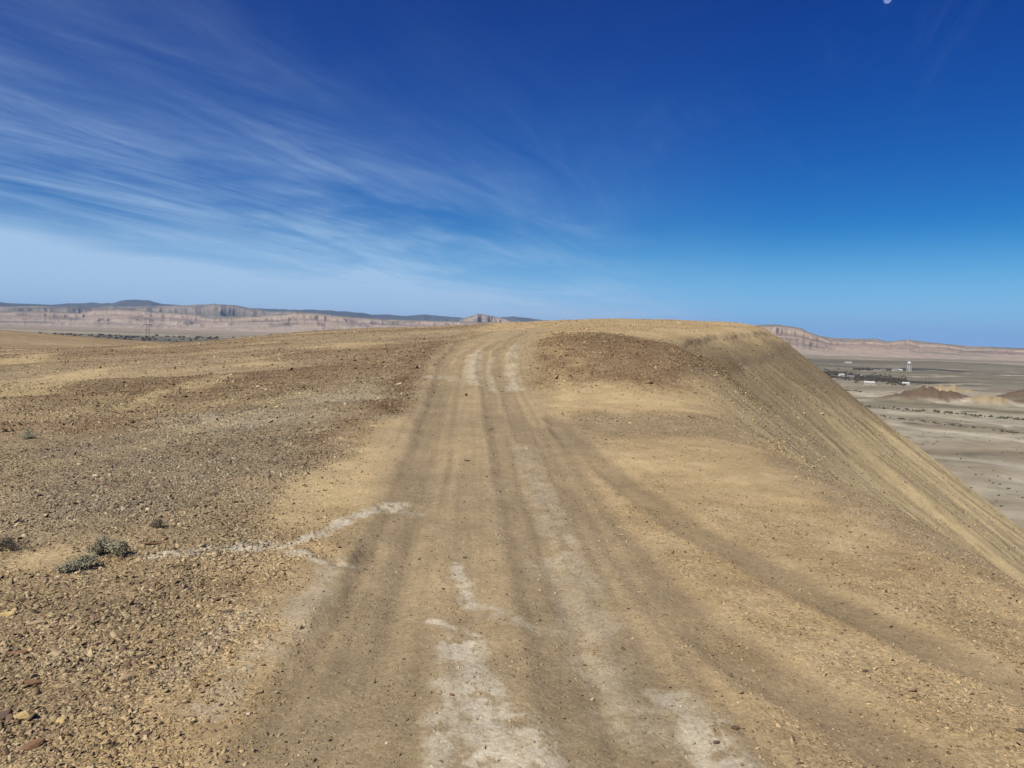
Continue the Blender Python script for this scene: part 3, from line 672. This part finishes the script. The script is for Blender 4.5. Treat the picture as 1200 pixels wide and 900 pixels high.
# ------------------------------------------------------------------ things
def tag(o, label=None, cat=None, group=None, kind=None):
    if label: o['label'] = label
    if cat: o['category'] = cat
    if group: o['group'] = group
    if kind: o['kind'] = kind
    return o
def empty(name, loc, rz=0.0):
    o = bpy.data.objects.new(name, None); C.objects.link(o); o.location = loc; o.rotation_euler = (0, 0, rz); o.empty_display_size = 0.2
    return o
class MB:
    def __init__(s): s.v = []; s.f = []
    def box(s, c, d, rz=0.0):
        b = len(s.v); ca, sa = math.cos(rz), math.sin(rz)
        for k in (-1, 1):
            for i, j in ((-1, -1), (1, -1), (1, 1), (-1, 1)):
                x, y = i*d[0]/2, j*d[1]/2; s.v.append((c[0]+x*ca-y*sa, c[1]+x*sa+y*ca, c[2]+k*d[2]/2))
        s.f += [tuple(b+q for q in f) for f in ((3, 2, 1, 0), (4, 5, 6, 7), (0, 1, 5, 4), (1, 2, 6, 5), (2, 3, 7, 6), (3, 0, 4, 7))]; return s
    def tube(s, pts, rad, n=8):
        b = len(s.v); P = [Vector(p) for p in pts]
        for i, p in enumerate(P):
            d = (P[min(i+1, len(P)-1)]-P[max(i-1, 0)]).normalized(); u = d.orthogonal().normalized(); w_ = d.cross(u)
            r = rad[i] if isinstance(rad, (list, tuple)) else rad
            for k in range(n):
                a = 2*math.pi*k/n; s.v.append(tuple(p+(u*math.cos(a)+w_*math.sin(a))*r))
        for i in range(len(P)-1):
            for k in range(n):
                s.f.append((b+i*n+k, b+i*n+(k+1) % n, b+(i+1)*n+(k+1) % n, b+(i+1)*n+k))
        s.f.append(tuple(b+k for k in range(n))[::-1]); s.f.append(tuple(b+(len(P)-1)*n+k for k in range(n))); return s
    def lathe(s, prof, n=20, c=(0, 0)):
        b = len(s.v)
        for (r, z) in prof:
            for k in range(n):
                a = 2*math.pi*k/n; s.v.append((c[0]+r*math.cos(a), c[1]+r*math.sin(a), z))
        for i in range(len(prof)-1):
            for k in range(n): s.f.append((b+i*n+k, b+i*n+(k+1) % n, b+(i+1)*n+(k+1) % n, b+(i+1)*n+k))
        return s
    def quad(s, *p):
        b = len(s.v); s.v += [tuple(q) for q in p]; s.f.append(tuple(range(b, b+len(p)))); return s
    def build(s, name, mat, parent=None, sm=False):
        me = bpy.data.meshes.new(name); me.from_pydata(s.v, [], s.f); me.update()
        if sm: me.polygons.foreach_set('use_smooth', [True]*len(me.polygons))
        me.materials.append(mat); o = bpy.data.objects.new(name, me); C.objects.link(o)
        if parent: o.parent = parent
        return o
def gz(x, y):
    return float(ground(np.array([float(x)]), np.array([float(y)]))[0][0])
def on(px, py):
    p = W(px, py); return (float(p[0]), float(p[1]), gz(*p))
M_white = plain_material('white_painted_steel', (.66, .65, .62), .5, .08)
M_wall = plain_material('pale_siding', (.45, .41, .35), .8, .15)
M_wall2 = plain_material('tan_siding', (.42, .34, .25), .8, .15)
M_roofw = plain_material('white_metal_roof', (.66, .66, .65), .45, .06)
M_roofg = plain_material('grey_roof', (.22, .21, .20), .7, .15)
M_dark = plain_material('dark_opening', (.04, .04, .045), .4, .2)
M_wood = plain_material('weathered_pole_wood', (.10, .075, .055), .9, .25, 6)
M_cer = plain_material('insulator_glaze', (.15, .13, .12), .3, .1)
M_twig = plain_material('grey_brush_twigs', (.17, .135, .10), .9, .3, 30)
M_leaf = plain_material('grey_green_brush_leaves', (.30, .28, .19), .9, .35, 25)
M_leaf2 = plain_material('dry_brush_leaves', (.30, .265, .185), .9, .35, 25)

# ---- water tower
def water_tower(p):
    root = tag(empty('water_tower', p, .3), 'white water tower on tall splayed legs above the dark trees of the valley settlement', 'water tower')
    H_ = 30.0
    MB().lathe([(0.05, H_), (2.2, H_-.4), (4.0, H_-1.6), (4.9, H_-3.4), (5.0, H_-5.4), (4.3, H_-7.4), (2.6, H_-9.0), (.9, H_-9.8), (.05, H_-9.9)], 24).build('tank', M_white, root, True)
    MB().lathe([(4.95, H_-5.6), (5.9, H_-5.6), (5.9, H_-5.75), (4.95, H_-5.75)], 24).build('catwalk', M_white, root)
    MB().tube([(0, 0, -1), (0, 0, H_-9.6)], [.9, .8], 12).build('riser', M_white, root)
    for k in range(6):
        a = k*math.pi/3; MB().tube([(7*math.cos(a), 7*math.sin(a), -1.5), (4.6*math.cos(a), 4.6*math.sin(a), H_-6)], .38, 8).build('leg', M_white, root)
    for z, r in ((7, 6.3), (14.5, 5.7)):
        b = MB()
        for k in range(6):
            a, c = k*math.pi/3, (k+1)*math.pi/3; b.tube([(r*math.cos(a), r*math.sin(a), z), (r*math.cos(c), r*math.sin(c), z)], .16, 6)
        b.build('ring_brace', M_white, root)
water_tower(on(1065, 435.5))

# ---- houses and sheds of the settlement
def house(p, L, Wd, h, rh, wall, roof, rz, label, name='house', group='buildings of the valley settlement'):
    root = tag(empty(name, (p[0], p[1], p[2]-.3), rz), label, 'building', group)
    MB().box((0, 0, h/2), (L, Wd, h)).build('wall', wall, root)
    r = MB(); e = .5
    a = [(-L/2-e, -Wd/2-e, h), (L/2+e, -Wd/2-e, h), (L/2+e, 0, h+rh), (-L/2-e, 0, h+rh), (-L/2-e, Wd/2+e, h), (L/2+e, Wd/2+e, h)]
    r.quad(a[0], a[1], a[2], a[3]); r.quad(a[3], a[2], a[5], a[4]); r.quad(a[0], a[3], a[4]); r.quad(a[1], a[5], a[2]); r.quad(a[4], a[5], a[1], a[0])
    r.build('roof', roof, root)
    MB().box((L*.1, -Wd/2-.03, 1.1), (1.2, .1, 2.2)).build('door', M_dark, root)
    for q in (-.32, -.12, .33): MB().box((L*q, -Wd/2-.03, h*.55), (1.5, .1, 1.2)).build('window', M_dark, root)
for a in [((1018.5, 450.6), 18, 9, 4.2, 2, M_wall, M_roofw, -.25, 'long white-roofed barn at the front edge of the dark trees', 'barn'),
          ((986, 441), 11, 9, 4.5, 2, M_white, M_roofw, .2, 'small white house among dark trees, leftmost white house of the settlement', 'house'),
          ((996, 442), 16, 9, 3.5, 1.6, M_wall, M_roofg, -.1, 'low pale house among dark trees, right of the small white house', 'house'),
          ((1011, 441), 9, 7, 5, 2, M_wall, M_roofg, .3, 'narrow pale house in the trees above the white-roofed barn', 'house'),
          ((1027, 435), 14, 9, 4, 2, M_wall, M_roofg, .0, 'pale house behind the trees, left one of two neighbours', 'house'),
          ((1035, 434.6), 16, 9, 4, 2, M_wall2, M_roofg, .2, 'tan house behind the trees, right one of two neighbours', 'house'),
          ((1050, 435), 20, 12, 7, 2.5, M_wall, M_roofg, .1, 'tall pale building just left of the water tower', 'house'),
          ((1055, 435.4), 10, 8, 5, 2, M_wall2, M_roofw, -.2, 'small tan building squeezed against the water tower legs', 'house'),
          ((994, 425.8), 26, 12, 4, 2, M_wall, M_roofw, .0, 'long pale shed with a bright roof far out on the plain beyond the settlement', 'shed'),
          ((1061.5, 450.8), 12, 7, 3.5, 1.8, M_white, M_roofw, -.4, 'small white shed in front of the brown badland mounds', 'shed')]:
    house(on(*a[0]), *a[1:8], a[8], a[9])

# ---- utility poles
def pole(p, h, rz, label, arms=1, name='utility_pole'):
    root = tag(empty(name, p, rz), label, 'utility pole', 'wooden utility poles')
    MB().tube([(0, 0, -1.5), (0, 0, h)], [.19, .12], 8).build('pole', M_wood, root)
    for k in range(arms):
        z = h-.5-1.1*k
        c = MB().box((0, .16, z), (2.6, .12, .16)).build('crossarm', M_wood, root)
        for q in (-1.15, -.5, .5, 1.15): MB().tube([(q, .16, z+.08), (q, .16, z+.32)], [.07, .05], 6).build('insulator', M_cer, c)
def hframe(p, h, rz, label):
    root = tag(empty('h_frame_pole', p, rz), label, 'utility pole', 'wooden utility poles')
    for sx in (-.8, .8): MB().tube([(sx, 0, -1.5), (sx, 0, h)], [.15, .10], 8).build('pole', M_wood, root)
    c = MB().box((0, .22, h-1.8), (4.6, .16, .2)).build('crossarm', M_wood, root)
    for q in (-2.4, 0, 2.4): MB().tube([(q, .22, h-1.95), (q, .22, h-3.1)], [.09, .12], 8).build('insulator', M_cer, c)
    MB().box((0, .22, h-4.6), (2.2, .12, .14)).build('brace', M_wood, root)
def far_at(px, r, z=None):
    d = ray(px, 400); k = r/math.hypot(d[0], d[1]); x, y = d[0]*k, d[1]*k; return (x, y, gz(x, y) if z is None else z)
def up_to(p, px, py):
    d = ray(px, py); return CZ+d[2]/math.hypot(d[0], d[1])*math.hypot(p[0], p[1])-p[2]
p = far_at(173, 470); hframe(p, up_to(p, 173, 376.5), .9, 'tall wooden H-frame pole at the far edge of the left field against the cliffs')
p = far_at(397, 430); pole(p, up_to(p, 397, 386), .4, 'short dark pole on the field skyline left of the dirt track', 1)
p = on(1003, 458.5); pole(p, up_to(p, 1003, 447), .5, 'leaning dark wooden pole in front of the white-roofed barn, left of a pair', 2)
p = on(1006, 459); pole(p, up_to(p, 1006, 447.5), .5, 'dark wooden pole in front of the white-roofed barn, right of a pair', 1)
p = on(1084, 455); pole(p, up_to(p, 1084, 440.5), .2, 'tall wooden pole at the left end of the brown mounds, left of two', 2)
p = on(1088.5, 454); pole(p, up_to(p, 1088.5, 441), .2, 'tall wooden pole at the left end of the brown mounds, right of two', 2)

# ---- scattered trees and brush far out (reads as one mass)
def clumps(name, pts, mat, seed, label, cat):
    rng = np.random.default_rng(seed)
    ico = np.array([(math.cos(a)*math.cos(e), math.sin(a)*math.cos(e), math.sin(e)) for e in (-.5, .45) for a in np.arange(5)*2*math.pi/5+(e > 0)*.6]+[(0, 0, 1.0)])
    fc = []
    for k in range(5):
        n_ = (k+1) % 5; fc += [(k, n_, 5+k), (n_, 5+n_, 5+k), (5+k, 5+n_, 10)]
    fc = np.array(fc); V = []; F = []; b = 0
    for (x, y, z, s_) in pts:
        for j in range(3):
            v = ico*rng.uniform(.6, 1.15, (11, 1))*s_*np.array([.6, .6, .5])*rng.uniform(.6, 1.1)+np.array([x, y, z+s_*.28])+rng.normal(0, s_*.3, 3)*np.array([1, 1, .35])
            V.append(v); F.append(fc+b); b += 11
    o = mesh_obj(name, np.concatenate(V), np.concatenate(F), mat); tag(o, label, cat, None, 'stuff')
rng = np.random.default_rng(4)
def scatter_px(n, x0, x1, y0, y1, s0, s1, f=None):
    out = []
    for _ in range(n):
        px = rng.uniform(x0, x1); py = rng.uniform(y0, y1)
        if f: py = f(px)+rng.normal(0, (y1-y0)/4)
        q = W(px, py, floor_z); out.append((q[0], q[1], rng.uniform(s0, s1)))
    q = np.array(out); q = q[np.hypot(q[:, 0], q[:, 1]) > 260+500*(s1 > 3.5)]; z = land(q[:, 0], q[:, 1]); return [(a[0], a[1], zz, a[2]) for a, zz in zip(q, z)]
M_tree = plain_material('dark_tree_foliage', (.055, .048, .034), .9, .4, .2)
M_brush = plain_material('dark_desert_brush', (.085, .08, .052), .9, .4, .5)
clumps('woodland', scatter_px(420, 958, 1062, 0, 11.0, 1.8, 5.0, lambda x: 438+ (x-962)*.09)+scatter_px(130, 1000, 1066, 0, 1.6, 4, 7, lambda x: 433+(x-1000)*.02), M_tree, 6,
       'dark band of trees around the valley settlement', 'trees')
br = scatter_px(90, 985, 1200, 0, 2.2, 1.2, 3.0, lambda x: 474+(x-985)*.083)+scatter_px(60, 1000, 1200, 0, 1.5, 1.0, 2.2, lambda x: 484+(x-1000)*.125)
br += scatter_px(60, 960, 1010, 0, 1.0, 1.2, 3.0, lambda x: 456+(x-960)*.06)+scatter_px(160, 1000, 1200, 470, 600, .4, 1.0)
clumps('valley_brush', br, M_brush, 8, 'dark dots of desert brush along the valley washes', 'brush')
bl = []
for _ in range(700):
    a = R(rng.uniform(-34, -8)); r_ = rng.uniform(2000, 4300); bl.append((r_*math.sin(a), r_*math.cos(a), rng.uniform(5, 14)))
bl = np.array(bl); zz = land(bl[:, 0], bl[:, 1]); clumps('plain_brush', [(a[0], a[1], z_, a[2]) for a, z_ in zip(bl, zz)], M_tree, 9, 'dark greenish brush spread over the plain below the left cliffs', 'brush')

# ---- sagebrush on the left field
def shrub(px, py, wd, ht, seed, label, n=900, leafm=None):
    rg = random.Random(seed); p = on(px, py); root = tag(empty('desert_shrub', p, rg.random()*6), label, 'shrub', 'low grey shrubs on the left field')
    st = MB(); lf = MB(); tips = []
    for k in range(16):
        a = rg.uniform(0, 6.28); sp = rg.uniform(.15, 1); tip = Vector((math.cos(a)*sp*wd/2, math.sin(a)*sp*wd/2*.8, ht*rg.uniform(.45, .95)*(1.1-sp*.55)))
        mid = tip*.5+Vector((rg.uniform(-.1, .1)*wd, rg.uniform(-.1, .1)*wd, -ht*.04))
        st.tube([(0, 0, -.02), tuple(mid), tuple(tip)], [.006, .004, .0018], 5)
        for j in range(5):
            t_ = mid.lerp(tip, rg.uniform(0, 1)); q = t_+Vector((rg.uniform(-1, 1)*wd*.16, rg.uniform(-1, 1)*wd*.16, rg.uniform(-.2, 1)*ht*.25)); q.z = max(q.z, .01)
            st.tube([tuple(t_), tuple(q)], [.003, .0012], 4); tips.append((t_, q))
    for k in range(n):
        t_, q = rg.choice(tips); c = t_.lerp(q, rg.uniform(.1, 1.1))+Vector([rg.gauss(0, .016) for _ in range(3)]); c.z = max(c.z, .006)
        d = Vector([rg.gauss(0, 1) for _ in range(3)]).normalized(); u = d.orthogonal().normalized(); l = rg.uniform(.008, .018); b_ = rg.uniform(.003, .006)
        lf.quad(c-d*l*.2, c+u*b_+d*l*.3, c+d*l, c-u*b_+d*l*.3)
    st.build('twigs', M_twig, root); lf.build('foliage', leafm or M_leaf, root)
shrub(118, 648, .26, .20, 1, 'largest grey-green shrub, left half of the double clump by the white wash', 1500)
shrub(140, 650, .24, .17, 2, 'grey shrub touching the largest one, nearest the white wash', 1300)
shrub(98, 664, .26, .13, 3, 'lower grey shrub at the front left of the double clump', 1100)
shrub(80, 668, .20, .09, 4, 'small sparse shrub at the left tail of the clump', 600)
shrub(8, 642, .34, .13, 5, 'flat grey-green shrub cut by the left edge of the photo', 1200)
shrub(186, 618, .22, .10, 6, 'thin dry grey shrub beside the rusty slabs', 600, M_leaf2)
shrub(34, 514, .42, .16, 7, 'lone olive shrub far up the left field', 1000)

# ---- rocks one can pick out
def rock_mesh(seed, dims):
    rg = np.random.default_rng(seed)
    import bmesh
    bm = bmesh.new(); bmesh.ops.create_icosphere(bm, subdivisions=3, radius=1)
    pl = rg.normal(0, 1, (9, 3)); pl /= np.linalg.norm(pl, axis=1)[:, None]; pl = np.concatenate([pl, [[0, 0, 1], [0, 0, -1]]]); dd = rg.uniform(.6, .95, 11); dd[9:] = .62
    for v in bm.verts:
        u = np.array(v.co); dt = pl @ u; k = np.min(np.where(dt > .05, dd/np.maximum(dt, .05), 9)); k = min(k, 1.15)
        k *= 1+.03*rg.normal(); v.co = Vector(u*k*np.array(dims)/2*1.35)
    me = bpy.data.meshes.new('rock'); bm.to_mesh(me); bm.free(); return me
RM = {k: plain_material(n_, c, .9, .3, 25) for k, n_, c in (('r', 'rusty_stone', (.22, .125, .07)), ('y', 'ochre_stone', (.50, .37, .17)), ('d', 'dark_brown_stone', (.13, .09, .065)), ('t', 'tan_stone', (.38, .28, .17)), ('p', 'pale_stone', (.55, .47, .36)))}
for i, (px, py, L, Wd, h, m_, rz, lb) in enumerate([
    (38, 800, .085, .05, .045, 'r', .5, 'blocky rust-brown rock with a dark shaded side, tallest near the lower left corner'),
    (26, 842, .075, .06, .05, 'y', .2, 'pale ochre block in the lower left corner with a dark shadow'),
    (2, 842, .08, .06, .045, 'd', 1.2, 'dark rock cut by the left edge beside the pale ochre block'),
    (40, 876, .09, .06, .04, 'r', .6, 'flat reddish rock below the pale ochre block'),
    (72, 846, .055, .045, .03, 'y', .1, 'small yellow stone right of the pale ochre block'),
    (147, 796, .06, .05, .045, 't', .3, 'upright tan block standing alone in chips, with a small dark hollow beside it'),
    (165, 770, .07, .03, .02, 'd', .7, 'thin dark slab edge above the upright tan block'),
    (10, 716, .10, .06, .035, 'y', .4, 'yellowish slab at the left edge among the tilted ledges'),
    (42, 726, .11, .06, .03, 't', .5, 'tan slab right of the yellowish edge slab'),
    (18, 764, .12, .04, .025, 'r', .45, 'long rusty slab under the yellowish edge slab'),
    (178, 638, .16, .05, .03, 'r', .6, 'rusty slab lying just right of the double shrub'),
    (192, 633, .06, .06, .035, 'r', .2, 'rusty lump at the upper end of the slab by the shrub'),
    (252, 580, .10, .05, .04, 'd', .5, 'dark stone at the tip of the dark bank left of the bare yellow ground'),
    (275, 590, .08, .05, .035, 'd', .2, 'dark stone below the bank, near the left rim of bare yellow ground'),
    (322, 542, .14, .08, .06, 'd', .1, 'dark lone rock at the upper edge of the bare yellow ground'),
    (278, 684, .06, .035, .025, 'r', .9, 'small rusty stone on gravel below the white wash'),
    (256, 702, .07, .04, .025, 'd', .3, 'flat dark stone on the gravel slope between wash and track'),
    (266, 716, .09, .035, .02, 'd', .6, 'narrow dark slab below the flat dark stone'),
    (530, 813, .04, .022, .014, 'r', -.5, 'small red-brown pebble lying on the white crust of the track'),
    (545, 650, .05, .035, .02, 'd', .5, 'dark pebble at the top of the thin white streak in the track'),
    (547, 541, .09, .05, .035, 'd', .2, 'dark pebble in the middle of the track far ahead'),
    (453, 867, .018, .014, .012, 'p', 0, 'single pale pebble in the smooth left track'),
    (290, 837, .025, .02, .012, 'p', .3, 'pale pebble at the left rim of the smooth track'),
    (1014, 786, .04, .025, .02, 'd', .2, 'dark stone between the two tracks that bend right'),
    (862, 852, .05, .03, .02, 'd', .1, 'dark flat stone on the pale crust at lower right'),
    (840, 869, .035, .03, .018, 'd', .4, 'smaller dark stone below the flat one on the pale crust'),
    (1196, 861, .05, .03, .02, 'd', .1, 'dark stone at the right edge near the lower corner')]):
    L, Wd, h = L*.75, Wd*.75, h*.8; me = rock_mesh(700+i, (L, Wd, h)); me.name = 'rock'; me.materials.append(RM[m_]); o = bpy.data.objects.new('rock', me); C.objects.link(o)
    q = on(px, py); o.location = (q[0], q[1], q[2]+h*.28); o.rotation_euler = (.1*math.sin(i*3), .1*math.cos(i*5), rz); tag(o, lb, 'rock', 'rocks lying on the ridge')

# ---- loose chips of stone
def chips():
    rg = np.random.default_rng(12)
    n = 800000; th = np.radians(rg.uniform(-42, 42, n)); r = 2.6*np.exp(rg.uniform(0, 1, n)**1.1*math.log(34/2.6)); far_ = np.zeros(n, bool)
    m = 800000; th2 = np.radians(rg.uniform(-42, 35, m)); r2 = 16*np.exp(rg.uniform(0, 1, m)**0.8*math.log(120/16.))
    th = np.concatenate([th, th2]); r = np.concatenate([r, r2]); far_ = np.concatenate([far_, np.ones(m, bool)])
    x, y = r*np.sin(th), r*np.cos(th); n = len(x)
    M = marks(x, y); smo = np.clip(np.maximum(M['road']*.90, M['rut'])+.97*M['yel']+.7*M['white'], 0, 1)
    left = sstep(-x, 1.2, 2.6)
    dens = (.52+.45*left+.55*M['grav2'])*(1-.80*smo)
    dens = dens*(.25+.75*sstep(fbm(x/.5, y/.5, 3, 801)+.7*fbm(x/2.2, y/2.2, 2, 803), -.5, .4))*np.where(far_, 1, 1-sstep(r, 12, 33))
    bed = fbm((x*0.86+y*0.5)/26, (y*0.86-x*0.5)/3.2, 4, 431, 0.62)
    dfar = (.16+.30*left*sstep(bed, -.3, .3)+.9*M['dark'])*(1-smo)*(.4+.6*sstep(r, 16, 28))
    de0 = land(x, y, True)[1]; dfar = dfar+.45*sstep(de0, -.5, 2)*(.3+.7*sstep(fbm(x/1.5, y/1.5, 3, 811), -.2, .4))
    dens = np.where(far_, dfar, dens)
    keep = rg.random(n) < dens; x, y, r, far_ = x[keep], y[keep], r[keep], far_[keep]; left = left[keep]; n = len(x)
    z, d_e, arc_ = land(x, y, True); ok = (d_e < 9+.35*rg.random(n)*60)&((d_e < 1)|(rg.random(n) < .9)); x, y, r, far_, left = x[ok], y[ok], r[ok], far_[ok], left[ok]; n = len(x)
    z = np.zeros(n); col = np.zeros((n, 3))
    z, col, _, _ = ground(x, y)
    s = np.exp(rg.normal(math.log(.0046), .52, n))*(.9+.4*left); s = np.clip(s*(1+.045*r), .003, .014+.012*left+.0006*r)
    s = np.where(far_, np.clip(np.exp(rg.normal(math.log(.010), .55, n))*(1+.016*r), .006, .075), s)
    s = s*np.where(rg.random(n) < .005, 1.8, 1)*np.where(far_, 1, 1-.15*smo[keep][ok])
    cube = np.array([(-1, -1, -1), (1, -1, -1), (1, 1, -1), (-1, 1, -1), (-1, -1, 1), (1, -1, 1), (1, 1, 1), (-1, 1, 1)], float)
    v = cube[None]*rg.uniform(.4, 1.0, (n, 8, 3)); v[:, 4:, :2] *= rg.uniform(.6, 1, (n, 1, 1))
    v = v*np.stack([rg.uniform(.8, 1.7, n), rg.uniform(.5, 1, n), rg.uniform(.12, .42, n)], -1)[:, None]*s[:, None, None]
    a = rg.uniform(0, 6.28, n); t1 = rg.normal(0, .48, n); t2 = rg.normal(0, .48, n)
    X = v[..., 0]*np.cos(a)[:, None]-v[..., 1]*np.sin(a)[:, None]; Y = v[..., 0]*np.sin(a)[:, None]+v[..., 1]*np.cos(a)[:, None]
    Z = v[..., 2]+X*t1[:, None]+Y*t2[:, None]
    V = np.stack([X+x[:, None], Y+y[:, None], Z+(z+s*.12)[:, None]], -1).reshape(-1, 3)
    f = np.array([(3, 2, 1, 0), (4, 5, 6, 7), (0, 1, 5, 4), (1, 2, 6, 5), (2, 3, 7, 6), (3, 0, 4, 7)]); F = (f[None]+8*np.arange(n)[:, None, None]).reshape(-1, 4)
    br = np.exp(rg.normal(.0, .26, n))[:, None]; cc = col*br*(1-left[:, None]*np.array([.07, .02, -.05]))
    k = rg.random(n); kd = k < .16; cc[kd] = np.array([.17, .115, .075])*br[kd]; cc[(k > .16) & (k < .20)] = np.array([.48, .38, .235])*br[(k > .16) & (k < .20)]
    o = mesh_obj('gravel', V, F, CHM, None, False, np.repeat(cc*np.minimum(1, .5/cc[:, :1]), 8, 0)); tag(o, 'loose stone chips strewn over the ridge top', 'gravel', None, 'stuff'); print('chips', n)
CHM = attr_material('stone_chips', 60, .25)
chips()

# ---- the day moon, cut by the top edge of the picture
d_ = ray(1040, -1.0); dist = 150000.0
mm = bpy.data.materials.new('moon_rock'); mm.use_nodes = True; t = mm.node_tree; t.nodes.clear()
df = N(t, 'ShaderNodeBsdfDiffuse'); df.inputs[0].default_value = (.12, .12, .12, 1); tr = N(t, 'ShaderNodeBsdfTransparent'); ad = N(t, 'ShaderNodeAddShader'); om = N(t, 'ShaderNodeOutputMaterial')
nn = N(t, 'ShaderNodeTexNoise'); nn.inputs['Scale'].default_value = .003; cr = N(t, 'ShaderNodeMix', data_type='RGBA'); cr.inputs[6].default_value = (.06, .06, .06, 1); cr.inputs[7].default_value = (.2, .2, .2, 1)
tcn = N(t, 'ShaderNodeTexCoord'); t.links.new(tcn.outputs['Object'], nn.inputs['Vector']); t.links.new(nn.outputs[0], cr.inputs[0]); t.links.new(cr.outputs[2], df.inputs[0])
t.links.new(df.outputs[0], ad.inputs[0]); t.links.new(tr.outputs[0], ad.inputs[1]); t.links.new(ad.outputs[0], om.inputs[0])
R_ = dist*4.6/FPX*float(np.dot(d_, FW))
mo = MB().lathe([(R_*math.sin(a), -R_*math.cos(a)) for a in np.linspace(0.001, math.pi-.001, 25)], 40).build('moon', mm, None, True)
mo.location = tuple(np.array([0, 0, CZ])+d_*dist); tag(mo, 'small pale daytime moon high in the blue sky at the upper right', 'moon')


# ------------------------------------------------------------------ haze: one box of even air
hz = bpy.data.meshes.new('haze'); 
L_, B_, T_ = 33000.0, -262.0, 740.0
vs = [(x, y, z) for x in (-L_, L_) for y in (-L_, L_) for z in (B_, T_)]
hz.from_pydata(vs, [], [(0, 1, 3, 2), (4, 6, 7, 5), (0, 4, 5, 1), (2, 3, 7, 6), (0, 2, 6, 4), (1, 5, 7, 3)]); 
ho = bpy.data.objects.new('haze', hz); C.objects.link(ho); ho['kind'] = 'stuff'
ho['label'] = 'thin blue haze over the far valley and cliffs'; ho['category'] = 'haze'
hm = bpy.data.materials.new('haze_air'); hm.use_nodes = True; t = hm.node_tree; t.nodes.clear()
pv = N(t, 'ShaderNodeVolumePrincipled'); pv.inputs['Color'].default_value = (.38, .62, 1, 1); pv.inputs['Density'].default_value = 2.3e-5; pv.inputs['Anisotropy'].default_value = 0.0
om = N(t, 'ShaderNodeOutputMaterial'); t.links.new(pv.outputs[0], om.inputs['Volume']); hz.materials.append(hm)
